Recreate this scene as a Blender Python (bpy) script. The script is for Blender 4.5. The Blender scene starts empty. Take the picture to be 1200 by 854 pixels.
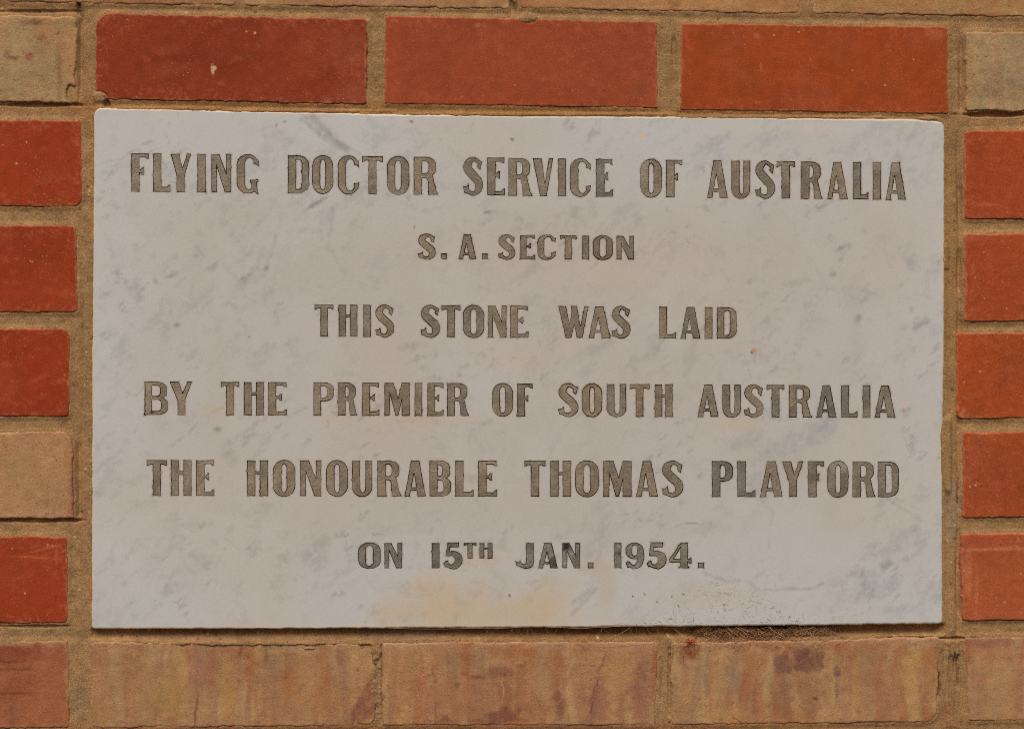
import bpy, math, random
import numpy as np
from mathutils import Vector, Matrix
from mathutils.geometry import delaunay_2d_cdt as cdt

random.seed(7)
scene = bpy.context.scene
COL = scene.collection

# ------------------------------------------------------------------ camera
# the wall is the plane y = 0 (bricks face -Y); the photographer stands a little left of the stone
F_PX, S_MM = 1800.0, 0.00072
YAW, ROLL = math.radians(3.6), math.radians(0.26)
FWD = np.array([math.sin(YAW), math.cos(YAW), 0.0])
_r0 = np.array([math.cos(YAW), -math.sin(YAW), 0.0]); _u0 = np.array([0, 0, 1.0])
RIGHT = _r0 * math.cos(ROLL) + _u0 * math.sin(ROLL)
UP = _u0 * math.cos(ROLL) - _r0 * math.sin(ROLL)
CAM = -FWD * (F_PX * S_MM)
cam_data = bpy.data.cameras.new('camera')
cam_data.lens = 36.0 * F_PX / 1200.0
cam_data.sensor_width = 36.0
cam_data.clip_start, cam_data.clip_end = 0.05, 500.0
cam = bpy.data.objects.new('camera', cam_data); COL.objects.link(cam)
cam.matrix_world = Matrix(((RIGHT[0], UP[0], -FWD[0], CAM[0]), (RIGHT[1], UP[1], -FWD[1], CAM[1]),
                           (RIGHT[2], UP[2], -FWD[2], CAM[2]), (0, 0, 0, 1)))
scene.camera = cam

# ------------------------------------------------------------------ light: shaded wall under an open sky
SUN_EL, SUN_AZ = math.radians(52), math.radians(-12)      # azimuth from -Y, towards -X
world = bpy.data.worlds.new('World'); scene.world = world
world.use_nodes = True
nt = world.node_tree
bg = nt.nodes['Background']; bg.inputs['Strength'].default_value = 0.06
sky = nt.nodes.new('ShaderNodeTexSky'); sky.sky_type = 'NISHITA'; sky.sun_disc = False
sky.sun_elevation = SUN_EL
sky.sun_rotation = math.radians(180) - SUN_AZ
sky.air_density = 0.6; sky.dust_density = 6.0; sky.ozone_density = 0.3
nt.links.new(sky.outputs[0], bg.inputs[0])
sun_data = bpy.data.lights.new('sun', 'SUN')
sun_data.energy = 1.5; sun_data.angle = math.radians(38); sun_data.color = (1.0, 0.94, 0.86)
sun = bpy.data.objects.new('sun', sun_data); COL.objects.link(sun)
sd = Vector((math.sin(SUN_AZ) * math.cos(SUN_EL), -math.cos(SUN_AZ) * math.cos(SUN_EL), math.sin(SUN_EL)))
sun.rotation_euler = sd.to_track_quat('Z', 'Y').to_euler()
vs = scene.view_settings
vs.view_transform = 'Standard'; vs.look = 'None'; vs.gamma = 1.0; vs.use_curve_mapping = False
vs.exposure = 0.0
scene.cycles.filter_width = 1.0
scene.cycles.use_denoising = False
LUM = 0.70          # share of a surface's base colour that the shaded light returns at this exposure

# ------------------------------------------------------------------ measuring: wall coordinates of a measured spot
def wall(px, py):
    px = np.asarray(px, float); py = np.asarray(py, float)
    d = (FWD[None] * F_PX + RIGHT[None] * (px.ravel()[:, None] - 600) - UP[None] * (py.ravel()[:, None] - 427))
    t = -CAM[1] / d[:, 1]
    p = CAM[None] + d * t[:, None]
    return p[:, 0].reshape(px.shape), p[:, 2].reshape(px.shape)

# ------------------------------------------------------------------ noise
def _hash(ix, iy, seed):
    h = (ix.astype(np.int64) * 374761393 + iy.astype(np.int64) * 668265263 + seed * 2147483647) & 0xFFFFFFFF
    h = ((h ^ (h >> 13)) * 1274126177) & 0xFFFFFFFF
    h = ((h ^ (h >> 16)) * 2246822519) & 0xFFFFFFFF
    return ((h ^ (h >> 15)) & 0xFFFFFF) / float(0xFFFFFF)
def vnoise(x, y, seed=0):
    x = np.asarray(x, float); y = np.asarray(y, float)
    ix = np.floor(x); iy = np.floor(y); fx = x - ix; fy = y - iy
    fx = fx * fx * fx * (fx * (fx * 6 - 15) + 10); fy = fy * fy * fy * (fy * (fy * 6 - 15) + 10)
    a = _hash(ix, iy, seed); b = _hash(ix + 1, iy, seed); c = _hash(ix, iy + 1, seed); d = _hash(ix + 1, iy + 1, seed)
    return (a * (1 - fx) + b * fx) * (1 - fy) + (c * (1 - fx) + d * fx) * fy
def fbm(x, y, sc, seed=0, octv=4, gain=0.5):          # about -1..1, sc = size of the largest feature in px
    s = 0; amp = 1; tot = 0; k = 1.0 / sc
    for o in range(octv):
        s = s + amp * (vnoise(x * k + 13.7 * o, y * k - 7.1 * o, seed + o * 17) * 2 - 1)
        tot += amp; amp *= gain; k *= 2.03
    return s / tot * 1.5
def smooth(a, b, x):
    t = np.clip((x - a) / (b - a), 0, 1); return t * t * (3 - 2 * t)
def lin(c, lum=LUM):
    c = np.array(c, float) / 255
    return np.where(c <= 0.04045, c / 12.92, ((c + 0.055) / 1.055) ** 2.4) / lum

def stain(col, X, Y, cx, cy, rx, ry, rgb, a, ang=0, soft=0.5, wob=0.35, sc=18, seed=0, grit=0.0, sq=False, mott=0.0):
    """mixes a blotch of another base colour into col (n,3); rx, ry in px"""
    m = (abs(X - cx) < (rx + ry) * 1.8 + 4) & (abs(Y - cy) < (rx + ry) * 1.8 + 4)
    if not m.any(): return
    x = X[m]; y = Y[m]; ca, sa = math.cos(math.radians(ang)), math.sin(math.radians(ang))
    dx = x - cx; dy = y - cy
    u = (dx * ca + dy * sa) / rx; v = (-dx * sa + dy * ca) / ry
    r = ((u ** 4 + v ** 4) ** 0.25 if sq else np.sqrt(u * u + v * v)) + wob * fbm(x, y, sc, seed + 5, 5, 0.7)
    w = a * (1 - smooth(1 - soft, 1 + soft * 0.4, r))
    if mott: w = w * np.clip(1 - mott + mott * (0.5 + 1.6 * fbm(x, y, 7, seed + 31, 4, 0.7)), 0.05, 1.2)
    if grit: w = w * np.clip(1 - grit + grit * 2 * vnoise(x / 1.6, y / 1.6, seed + 9), 0, 1)
    col[m] = col[m] * (1 - w[:, None]) + lin(rgb)[None] * w[:, None]
def streak(col, X, Y, pts, wd, rgb, a, seed=0):
    """a vein or crack along a polyline"""
    pts = np.array(pts, float)
    m = (X > pts[:, 0].min() - 15) & (X < pts[:, 0].max() + 15) & (Y > pts[:, 1].min() - 15) & (Y < pts[:, 1].max() + 15)
    if not m.any(): return
    x = X[m] + 2.2 * fbm(X[m], Y[m], 14, seed, 3); y = Y[m] + 2.2 * fbm(X[m], Y[m], 14, seed + 3, 3)
    d = np.full(x.shape, 1e9)
    for p, q in zip(pts[:-1], pts[1:]):
        e = q - p; t = np.clip(((x - p[0]) * e[0] + (y - p[1]) * e[1]) / (e @ e), 0, 1)
        d = np.minimum(d, np.hypot(x - p[0] - t * e[0], y - p[1] - t * e[1]))
    w = a * (1 - smooth(wd * 0.25, wd, d)) * np.clip(0.65 + 0.6 * fbm(x, y, 9, seed + 8, 3), 0.1, 1)
    col[m] = col[m] * (1 - w[:, None]) + lin(rgb)[None] * w[:, None]

# ------------------------------------------------------------------ materials
def material(name, grain_scale, grain_amt, bump_scale, bump_amt, rough=0.85, spec=0.25, speck=0.0, pits=0.0, attr='stone_colour',
             flat=None, vein=0.0, metallic=0.0, sss=0.0):
    m = bpy.data.materials.new(name); m.use_nodes = True
    n, l = m.node_tree.nodes, m.node_tree.links
    b = n['Principled BSDF']
    b.inputs['Roughness'].default_value = rough
    b.inputs['Specular IOR Level'].default_value = spec
    b.inputs['Metallic'].default_value = metallic
    tc = n.new('ShaderNodeTexCoord')
    def noise(sc, det=4, rg=0.6):
        t = n.new('ShaderNodeTexNoise'); t.inputs['Scale'].default_value = sc
        t.inputs['Detail'].default_value = det; t.inputs['Roughness'].default_value = rg
        l.new(tc.outputs['Object'], t.inputs['Vector']); return t
    def ramp(src, a, b_):
        r = n.new('ShaderNodeMapRange'); r.inputs[1].default_value, r.inputs[2].default_value = 0.25, 0.75
        r.inputs[3].default_value, r.inputs[4].default_value = a, b_
        l.new(src, r.inputs[0]); return r.outputs[0]
    if flat is None:
        a = n.new('ShaderNodeAttribute'); a.attribute_name = attr; base = a.outputs['Color']
    else:
        a = n.new('ShaderNodeRGB'); a.outputs[0].default_value = (*flat, 1); base = a.outputs[0]
    g1 = noise(grain_scale, 3, 0.7); g2 = noise(grain_scale * 0.12, 3, 0.6)
    for g, amt in ((g1, grain_amt), (g2, grain_amt * 0.5)):
        mx = n.new('ShaderNodeVectorMath'); mx.operation = 'SCALE'
        l.new(base, mx.inputs[0]); l.new(ramp(g.outputs[0], 1 - amt, 1 + amt), mx.inputs['Scale']); base = mx.outputs[0]
    def mixto(mask, rgb, base):
        mx = n.new('ShaderNodeMix'); mx.data_type = 'RGBA'
        l.new(mask, mx.inputs[0]); l.new(base, mx.inputs[6]); mx.inputs[7].default_value = (*rgb, 1)
        return mx.outputs[2]
    def thresh(src, lo, hi, amt):
        r = n.new('ShaderNodeMapRange'); r.inputs[1].default_value, r.inputs[2].default_value = lo, hi
        r.inputs[3].default_value, r.inputs[4].default_value = 0, amt
        l.new(src, r.inputs[0]); return r.outputs[0]
    if speck:
        s = noise(620, 1, 0.5); s2 = noise(22, 3, 0.7)
        mu = n.new('ShaderNodeMath'); mu.operation = 'MULTIPLY'
        l.new(thresh(s.outputs[0], 0.66, 0.74, speck), mu.inputs[0]); l.new(thresh(s2.outputs[0], 0.42, 0.62, 1), mu.inputs[1])
        base = mixto(mu.outputs[0], (0.62, 0.36, 0.22), base)
    if pits:
        s = noise(430, 2, 0.5)
        base = mixto(thresh(s.outputs[0], 0.67, 0.76, pits), (0.045, 0.03, 0.02), base)
    if vein:
        v = noise(55, 8, 0.72); v.inputs['Distortion'].default_value = 0.6
        v2 = noise(9, 3, 0.5)
        mu = n.new('ShaderNodeMath'); mu.operation = 'MULTIPLY'
        l.new(thresh(v.outputs[0], 0.52, 0.72, vein), mu.inputs[0]); l.new(thresh(v2.outputs[0], 0.38, 0.6, 1), mu.inputs[1])
        base = mixto(mu.outputs[0], (0.30, 0.30, 0.30), base)
    l.new(base, b.inputs['Base Color'])
    bn = noise(bump_scale, 4, 0.65); bp = n.new('ShaderNodeBump')
    bp.inputs['Strength'].default_value = 1.0; bp.inputs['Distance'].default_value = bump_amt
    l.new(bn.outputs[0], bp.inputs['Height']); l.new(bp.outputs[0], b.inputs['Normal'])
    if sss:
        b.inputs['Subsurface Weight'].default_value = sss
        b.inputs['Subsurface Radius'].default_value = (0.004, 0.0035, 0.003); b.inputs['Subsurface Scale'].default_value = 0.5
    return m
M_RED = material('red_brick', 800, 0.26, 650, 0.00024, 0.85, 0.2, speck=0.75, pits=0.35)
M_CREAM = material('cream_brick', 760, 0.26, 680, 0.00036, 0.92, 0.15, speck=0.5, pits=0.6)
M_MORTAR = material('sand_mortar', 760, 0.42, 700, 0.0006, 0.95, 0.12, speck=0.6, pits=0.6)
M_MARBLE = material('white_marble', 300, 0.025, 500, 0.00003, 0.42, 0.35, vein=0.32)
M_LEAD = material('grey_lead', 620, 0.42, 520, 0.0004, 0.6, 0.35)
M_GROOVE = material('stained_groove', 500, 0.3, 500, 0.0003, 0.95, 0.1, flat=tuple(lin((62, 42, 28))))
M_WEB = material('dusty_silk', 500, 0.3, 500, 0.0, 0.9, 0.1)

def mesh_obj(name, verts, faces, mats, parent=None, colour=None, smoothf=True, face_mats=None):
    me = bpy.data.meshes.new(name)
    if isinstance(faces, np.ndarray):
        nv, nf, k = len(verts), len(faces), faces.shape[1]
        me.vertices.add(nv); me.vertices.foreach_set('co', np.asarray(verts, np.float32).ravel())
        me.loops.add(nf * k); me.loops.foreach_set('vertex_index', faces.astype(np.int32).ravel())
        me.polygons.add(nf); me.polygons.foreach_set('loop_start', np.arange(0, nf * k, k, dtype=np.int32))
        me.update(calc_edges=True)
    else:
        me.from_pydata([tuple(v) for v in verts], [], faces); me.update()
    for m in mats: me.materials.append(m)
    if face_mats is not None: me.polygons.foreach_set('material_index', np.asarray(face_mats, np.int32))
    me.polygons.foreach_set('use_smooth', np.full(len(me.polygons), smoothf))
    if colour is not None:
        at = me.color_attributes.new('stone_colour', 'FLOAT_COLOR', 'POINT')
        c = np.ones((len(me.vertices), 4), np.float32); c[:, :3] = colour
        at.data.foreach_set('color', c.ravel())
    o = bpy.data.objects.new(name, me); COL.objects.link(o)
    if parent is not None: o.parent = parent
    return o

# ------------------------------------------------------------------ the wall: measured bricks
# left x top, left x bottom, right x top, right x bottom, y: top-left, top-right, bottom-right, bottom-left, kind, corner radii, edge roughness
RED_A, RED_B, RED_C = (140, 54, 34), (150, 60, 36), (152, 62, 34)
BR = []
def B(xl, xr, tl, tr, br_, bl, kind, col, **k):
    d = dict(xl=(xl if isinstance(xl, tuple) else (xl, xl)), xr=(xr if isinstance(xr, tuple) else (xr, xr)),
             t=(tl, tr), b=(bl, br_), kind=kind, col=col, rc=k.get('rc', (4, 4, 4, 4)), amp=k.get('amp', 0.7),
             proud=k.get('proud', 0.0), label=k.get('label'), seed=len(BR) * 31 + 5)
    BR.append(d); return d
CREAM = (160, 124, 88)
# top course (only its lower edge is in the picture)
B(-60, 277, -101, -98, 7, 2, 'cream', (152, 104, 66), amp=1.2)
B(286, 598, -97, -92, 11, 7, 'cream', (158, 114, 78), amp=1.2)
B(610, 938, -91, -87, 17, 10, 'cream', (166, 118, 78), amp=1.2)
B(952, 1275, -86, -82, 22, 16, 'cream', (160, 120, 78), amp=1.3)
# course above the stone
B(-230, (91, 88), 16, 19, 121, 118, 'cream', (160, 130, 94), rc=(3, 6, 5, 3), amp=1.5, proud=0.9, label='cream brick with pitted face')
B((112, 111), (431, 429), 15, 22, 123, 116, 'red', (134, 52, 31), rc=(16, 6, 3, 9), amp=1.1, label='dark red brick with white specks')
B((451, 450), (770, 771), 18, 25, 127, 122, 'red', (150, 66, 42), rc=(2, 2, 2, 2), amp=0.6, label='smooth red brick with chipped top edge')
B((798, 797), (1111, 1112), 27, 31, 134, 129, 'red', (152, 63, 31), rc=(3, 5, 3, 3), amp=0.7)
B((1131, 1131), 1452, 37, 40, 134, 131, 'cream', (160, 132, 98), rc=(4, 3, 3, 6), amp=1.3, proud=0.8, label='cream brick with grey patches')
# bricks left of the stone
B(-222, (96, 97), 139, 141, 242, 243, 'red', (146, 52, 26), rc=(3, 4, 12, 3))
B(-226, (89, 92), 262, 264, 366, 367, 'red', (146, 52, 26), rc=(3, 4, 4, 3))
B(-236, (82, 81), 384, 385, 488, 489, 'red', (144, 50, 26), rc=(3, 10, 4, 3))
B(-232, (84, 88), 505, 506, 608, 607, 'cream', (166, 124, 88), rc=(3, 12, 3, 3), amp=1.3, proud=1.3, label='pale cream brick with pink edge')
B(-238, (79, 80), 627, 628, 730, 731, 'red', (148, 54, 30), rc=(3, 4, 6, 3))
# bricks right of the stone
B((1130, 1130), 1450, 153, 152, 256, 257, 'red', (156, 64, 36), proud=0.5, label=None)
B((1130, 1130), 1450, 274, 272, 375, 377, 'red', (158, 66, 38), proud=0.5)
B((1120, 1121), 1441, 390, 387, 488, 491, 'red', (158, 66, 34), rc=(3, 3, 3, 8), proud=0.3)
B((1128, 1128), 1450, 506, 502, 604, 607, 'red', (158, 68, 38), proud=0.6)
B((1126, 1127), 1448, 625, 620, 724, 727, 'red', (162, 76, 48), proud=0.8, label='orange red brick with pale rubbed edges')
# course under the stone
B(-240, (80, 82), 751, 750, 853, 854, 'rust', (150, 92, 62), amp=1.2, rc=(3, 3, 5, 3), label='rough rust coloured brick')
B((106, 107), (441, 440), 751, 754, 850, 853, 'cream', (162, 124, 86), rc=(5, 10, 12, 3), amp=1.4, label='buff brick with rust streaks')
B((447, 448), (772, 770), 752, 751, 850, 850, 'cream', (164, 120, 84), rc=(3, 5, 3, 3), amp=0.9, label='buff brick with purple burn marks')
B((786, 787), (1102, 1099), 753, 746, 846, 850, 'cream', (164, 128, 90), rc=(4, 6, 14, 3), amp=1.2, label='buff brick with two dark purple patches')
B((1131, 1135), 1452, 746, 742, 843, 845, 'cream', (166, 128, 90), rc=(3, 3, 3, 3), amp=0.9, label='buff brick with purple top edge')
# courses below, under the frame
for i, (xl, xr) in enumerate(((-90, 232), (252, 575), (594, 915), (934, 1258))):
    B(xl, xr, 868, 868, 968, 968, 'cream' if i % 3 else 'red', (160, 118, 80) if i % 3 else (150, 60, 34), amp=1)

def brick_sdf(b, X, Y):
    ty = np.clip((Y - b['t'][0]) / (b['b'][0] - b['t'][0]), 0, 1)
    xl = b['xl'][0] + (b['xl'][1] - b['xl'][0]) * ty; xr = b['xr'][0] + (b['xr'][1] - b['xr'][0]) * ty
    tx = np.clip((X - xl) / (xr - xl), 0, 1)
    yt = b['t'][0] + (b['t'][1] - b['t'][0]) * tx; yb = b['b'][0] + (b['b'][1] - b['b'][0]) * tx
    left = tx < 0.5; top = ty < 0.5
    rc = b['rc']; r = np.where(left & top, rc[0], np.where(~left & top, rc[1], np.where(~left & ~top, rc[2], rc[3])))
    qx = np.maximum(xl - X, X - xr) + r; qy = np.maximum(yt - Y, Y - yb) + r
    return np.hypot(np.maximum(qx, 0), np.maximum(qy, 0)) + np.minimum(np.maximum(qx, qy), 0) - r
def edge_noise(b, X, Y):
    return b['amp'] * (0.9 * fbm(X, Y, 22, b['seed'], 4, 0.6) + 0.5 * fbm(X, Y, 5, b['seed'] + 3, 2))
# notches where mortar or breakage bites into a brick edge: x, y, rx, ry
NOTCH = [(619, 21, 12, 5), (86, 113, 7, 12), (114, 113, 9, 5), (1103, 822, 4, 20), (89, 596, 3, 12)]

def axis(a, b, fine):
    out = [a]; 
    while out[-1] < b:
        x = out[-1]; out.append(x + (fine if -14 < x < 1214 else 9.0))
    return np.array(out)

def paint_brick(b, X, Y):
    n = len(X); s = b['seed']; col = np.tile(lin(b['col']), (n, 1))
    d = -brick_sdf(b, X, Y)
    if b['kind'] == 'red':
        col *= (1 + 0.10 * fbm(X, Y, 70, s, 4))[:, None] * np.array([1.0, 1.16, 0.96])[None]
        g = smooth(0.1, 1.0, fbm(X, Y, 45, s + 2, 5, 0.65)); col = col * (1 - 0.30 * g[:, None]) + lin((166, 84, 56))[None] * 0.30 * g[:, None]
        e = (1 - smooth(0.2, 2.8, d + 1.6 * fbm(X, Y, 7, s + 4, 3))) * 0.55
        col = col * (1 - e[:, None]) + lin((182, 118, 84))[None] * e[:, None]
        dust = (1 - smooth(3, 22, d)) * smooth(0.15, 0.8, fbm(X, Y, 5, s + 6, 3, 0.8)) * 0.35
        col = col * (1 - dust[:, None]) + lin((186, 112, 78))[None] * dust[:, None]
    else:
        col *= (1 + 0.10 * fbm(X, Y, 60, s, 4))[:, None]
        v = fbm(X, Y * 0.15, 28, s + 2, 4, 0.6)            # drag marks run vertically
        a = smooth(0.15, 1.0, v)[:, None] * 0.30; col = col * (1 - a) + lin((170, 106, 74))[None] * a
        a = smooth(0.15, 1.0, -v)[:, None] * 0.28; col = col * (1 - a) + lin((176, 146, 102))[None] * a
        e = (1 - smooth(0.5, 7, d + 5 * fbm(X, Y, 12, s + 4, 4, 0.65))) * 0.5
        k = smooth(-0.3, 0.5, fbm(X, Y, 50, s + 8, 2))
        ec = lin((178, 142, 104))[None] * k[:, None] + lin((158, 108, 78))[None] * (1 - k[:, None])
        col = col * (1 - e[:, None]) + ec * e[:, None]
        col = col * np.array([0.99, 1.03, 1.12])[None]
        col *= (1 + 0.07 * fbm(X * 0.22, Y, 2.6, s + 61, 2))[:, None]            # fine drag lines
        if b['t'][0] > 700 and b['t'][0] < 860 and b['kind'] == 'cream':        # kiln flashing: soft vertical runs
            wx_ = X + 5 * fbm(X, Y, 40, s + 70, 3)
            for sc_, rgb_, al_, k_ in ((26, (152, 108, 84), .5, 71), (13, (138, 108, 86), .55, 72), (17, (156, 92, 58), .6, 73), (9, (178, 144, 104), .5, 74), (30, (180, 140, 92), .5, 75)  , (10, (136, 90, 64), .25, 76)):
                m_ = smooth(0.0, 0.6, fbm(wx_, Y * 0.12, sc_, s + k_, 3)) * (0.5 + 0.5 * smooth(-.4, .5, fbm(X, Y, 45, s + k_ + 20, 3)))
                col = col * (1 - al_ * m_[:, None]) + lin(rgb_)[None] * al_ * m_[:, None]
            crust = (1 - smooth(2, 9, (Y - b['t'][0]) + 6 * fbm(X, Y, 14, s + 90, 4, .7))) * .6
            col = col * (1 - crust[:, None]) + lin((172, 136, 106))[None] * crust[:, None]
        if b['t'][0] > 700: col = col * np.array([1.03, 1.02, 0.96])[None]
        else: col = col * np.array([1.07, 1.07, 0.94])[None]
        g = smooth(0.4, 0.9, fbm(X, Y, 7, s + 11, 3, 0.8)) * 0.35
        col = col * (1 - g[:, None]) + lin((118, 80, 58))[None] * g[:, None]
    return col
ST = []   # hand-placed marks on bricks: x, y, rx, ry, rgb, alpha, {angle, soft, grit ...}
def mk(*a, **k): ST.append((a, k))
# dark red brick
mk(190, 60, 22, 8, (166, 84, 58), .45); mk(190, 80, 26, 9, (160, 84, 58), .4); mk(400, 55, 40, 34, (158, 84, 58), .4)
mk(250, 82, 3.5, 7, (225, 195, 150), .9, soft=.4, wob=.8, sc=5); mk(253, 66, 9, 5, (120, 70, 46), .5); mk(284, 66, 9, 4, (124, 66, 44), .5)
mk(245, 70, 110, 20, (126, 44, 28), .35); mk(340, 20, 30, 4, (170, 92, 66), .5); mk(420, 110, 22, 12, (162, 88, 62), .4)
# top-left cream brick
mk(62, 40, 30, 26, (168, 122, 82), .5); mk(32, 80, 55, 26, (160, 132, 96), .5); mk(40, 26, 16, 4, (112, 80, 54), .7)
mk(80, 70, 9, 40, (172, 124, 82), .7); mk(70, 85, 4, 30, (132, 94, 66), .7); mk(28, 62, 3, 3, (110, 74, 52), .8); mk(8, 66, 4, 6, (120, 80, 56), .7)
mk(35, 66, 4, 6, (140, 76, 60), .7, wob=.9, sc=5); mk(16, 68, 7, 3, (124, 84, 60), .7, wob=.9, sc=5); mk(48, 44, 6, 4, (134, 84, 48), .7, wob=.9, sc=5)
# top-right cream brick
mk(1166, 100, 26, 24, (124, 100, 78), .6, grit=.6, sc=10); mk(1195, 60, 22, 24, (150, 128, 100), .5); mk(1198, 110, 24, 16, (146, 114, 82), .5)
mk(1140, 90, 8, 40, (168, 132, 88), .7); mk(1192, 95, 12, 10, (124, 102, 84), .4, sc=8)
# cream brick on the left
mk(50, 514, 30, 9, (174, 126, 94), .6); mk(84, 575, 5, 26, (150, 92, 72), .7); mk(12, 515, 6, 5, (180, 144, 84), .7); mk(12, 541, 5, 4, (180, 146, 88), .6)
mk(40, 555, 40, 34, (166, 128, 86), .5); mk(50, 600, 40, 6, (180, 140, 108), .5); mk(68, 570, 14, 26, (164, 130, 94), .6)
# red bricks, rubbed lines
mk(40, 653, 40, 2.2, (176, 96, 62), .6, ang=3); mk(55, 642, 34, 2, (176, 100, 66), .5, ang=-14); mk(66, 652, 2.2, 26, (178, 96, 64), .4)
mk(1170, 643, 40, 2.4, (190, 122, 86), .75, ang=-2); mk(1134, 678, 5.5, 38, (186, 116, 80), .75, sc=6, grit=.4); mk(1165, 632, 36, 8, (164, 74, 50), .5)
mk(1144, 690, 2, 34, (182, 112, 78), .5); mk(1152, 508, 14, 2.6, (190, 128, 92), .6); mk(1155, 513, 26, 5, (172, 84, 50), .5)
mk(1128, 486, 6, 7, (190, 120, 84), .7, wob=.8, sc=5); mk(1142, 532, 9, 16, (172, 88, 58), .5); mk(1155, 240, 14, 2, (190, 110, 76), .5)
mk(1140, 278, 20, 4, (176, 90, 60), .5); mk(887, 42, 5, 4, (184, 100, 70), .6); mk(1095, 40, 12, 8, (184, 106, 76), .4); mk(892, 80, 1, 7, (196, 122, 90), .7)
mk(460, 80, 9, 44, (164, 72, 38), .5); mk(610, 120, 150, 4, (160, 66, 38), .6); mk(745, 108, 12, 7, (136, 74, 54), .5); mk(560, 30, 6, 3, (186, 112, 82), .6)
# rust brick bottom left
mk(10, 765, 50, 12, (128, 62, 44), .7, sc=9); mk(14, 800, 28, 20, (144, 80, 54), .5, sc=8); mk(14, 812, 32, 2, (110, 56, 38), .7); mk(12, 784, 30, 2, (112, 56, 38), .6)
mk(50, 835, 50, 22, (158, 98, 64), .8); mk(66, 790, 14, 30, (158, 92, 60), .5); mk(12, 775, 20, 2, (106, 52, 36), .6)
# buff brick under the stone, left
mk(232, 790, 10, 46, (154, 112, 88), .7); mk(247, 785, 10, 26, (156, 98, 70), .7); mk(292, 780, 8, 40, (154, 96, 62), .75); mk(268, 810, 12, 38, (168, 128, 78), .8)
mk(312, 800, 14, 34, (150, 114, 86), .6); mk(340, 835, 26, 18, (154, 112, 88), .6, grit=.5); mk(200, 815, 26, 34, (164, 130, 80), .7); mk(385, 820, 36, 26, (164, 114, 74), .6)
mk(428, 828, 16, 32, (130, 84, 64), .85, ang=24, soft=.35, sc=12); mk(285, 765, 14, 6, (150, 92, 62), .6); mk(398, 768, 5, 12, (146, 96, 70), .6); mk(350, 752, 60, 4, (180, 142, 100), .5)
mk(270, 762, 20, 10, (160, 112, 78), .6); mk(360, 761, 22, 6, (176, 140, 106), .6, wob=.7, sc=7); mk(120, 835, 20, 16, (160, 120, 72), .6); mk(150, 800, 40, 30, (160, 118, 76), .3)
mk(312, 768, 3, 14, (124, 76, 52), .7); mk(282, 762, 2, 10, (112, 72, 50), .7, ang=20)
# middle buff brick
mk(586, 787, 14, 8, (122, 76, 62), .75, sc=9, soft=.5, grit=.4); mk(590, 838, 22, 11, (116, 72, 62), .85, sc=10, soft=.45, ang=-8); mk(589, 812, 12, 20, (146, 94, 66), .7, grit=.5)
mk(655, 785, 10, 34, (154, 98, 66), .75, soft=.8); mk(656, 826, 9, 18, (130, 84, 66), .75, soft=.5); mk(632, 790, 12, 36, (166, 130, 96), .7)
mk(540, 750, 40, 5, (160, 92, 54), .7); mk(600, 765, 26, 14, (160, 100, 60), .7); mk(672, 752, 10, 5, (154, 86, 50), .7)
mk(698, 815, 6, 32, (128, 86, 70), .8, ang=10, soft=.5, sc=8); mk(706, 822, 9, 24, (144, 98, 82), .7); mk(750, 815, 18, 34, (140, 98, 82), .75, grit=.6, sc=9); mk(725, 790, 18, 30, (168, 128, 84), .7)
mk(768, 785, 6, 34, (150, 90, 62), .8, grit=.6, sc=7); mk(480, 775, 34, 20, (168, 126, 82), .6); mk(520, 815, 66, 28, (164, 110, 78), .6); mk(484, 762, 30, 8, (172, 132, 88), .5)
mk(536, 803, 3.5, 3.5, (120, 76, 54), .8, wob=.8, sc=5); mk(558, 793, 11, 2.5, (124, 78, 54), .8, wob=.9, sc=6, ang=5); mk(524, 841, 5, 4, (130, 80, 56), .7, wob=.9, sc=5)
mk(544, 788, 5, 3, (158, 84, 62), .7); mk(610, 772, 4, 7, (190, 140, 96), .6, wob=.8, sc=5); mk(575, 844, 60, 3, (134, 82, 54), .6)
# right buff brick with burn patches
mk(917, 778, 10.5, 12, (112, 80, 70), .85, soft=.35, sc=9, wob=.4, sq=True, ang=-12, mott=.2); mk(921, 766, 6, 6, (128, 78, 64), .7); mk(937, 762, 14, 5, (140, 84, 62), .7); mk(964, 766, 3, 10, (128, 70, 58), .7); mk(947, 774, 22, 14, (116, 76, 64), .9, soft=.3, sc=14, wob=.32, sq=True, mott=.2)
mk(918, 808, 14, 30, (134, 106, 78), .7, grit=.8); mk(948, 812, 20, 28, (140, 108, 80), .7, grit=.8); mk(981, 786, 3.6, 7, (112, 82, 70), .85, soft=.5); mk(981, 806, 3, 18, (128, 98, 80), .7)
mk(829, 790, 5, 26, (132, 108, 90), .7); mk(860, 790, 8, 28, (142, 120, 98), .75); mk(845, 800, 6, 40, (166, 130, 90), .6); mk(890, 775, 16, 16, (160, 112, 66), .7)
mk(1035, 805, 26, 44, (160, 108, 80), .75, grit=.3); mk(1020, 756, 50, 6, (160, 92, 58), .8, grit=.4); mk(1068, 800, 13, 48, (178, 138, 86), .85, soft=.5); mk(1088, 765, 12, 14, (164, 108, 60), .7, soft=.6)
mk(1092, 790, 7, 22, (164, 110, 58), .6); mk(850, 838, 24, 10, (176, 138, 88), .7); mk(972, 838, 20, 8, (178, 138, 92), .7); mk(900, 756, 40, 6, (160, 110, 76), .7, wob=.7, sc=8)
mk(807, 764, 12, 10, (150, 92, 62), .7, wob=.8, sc=7); mk(956, 819, 4, 2, (112, 74, 40), .8, ang=30); mk(800, 812, 12, 32, (168, 132, 86), .6); mk(1014, 790, 8, 40, (160, 120, 90), .4)
# right-hand buff brick
mk(1165, 751, 46, 9, (148, 96, 78), .8, ang=-3, sc=14); mk(1170, 765, 50, 12, (168, 112, 80), .6); mk(1160, 815, 60, 30, (154, 124, 92), .6, sc=30)
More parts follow.
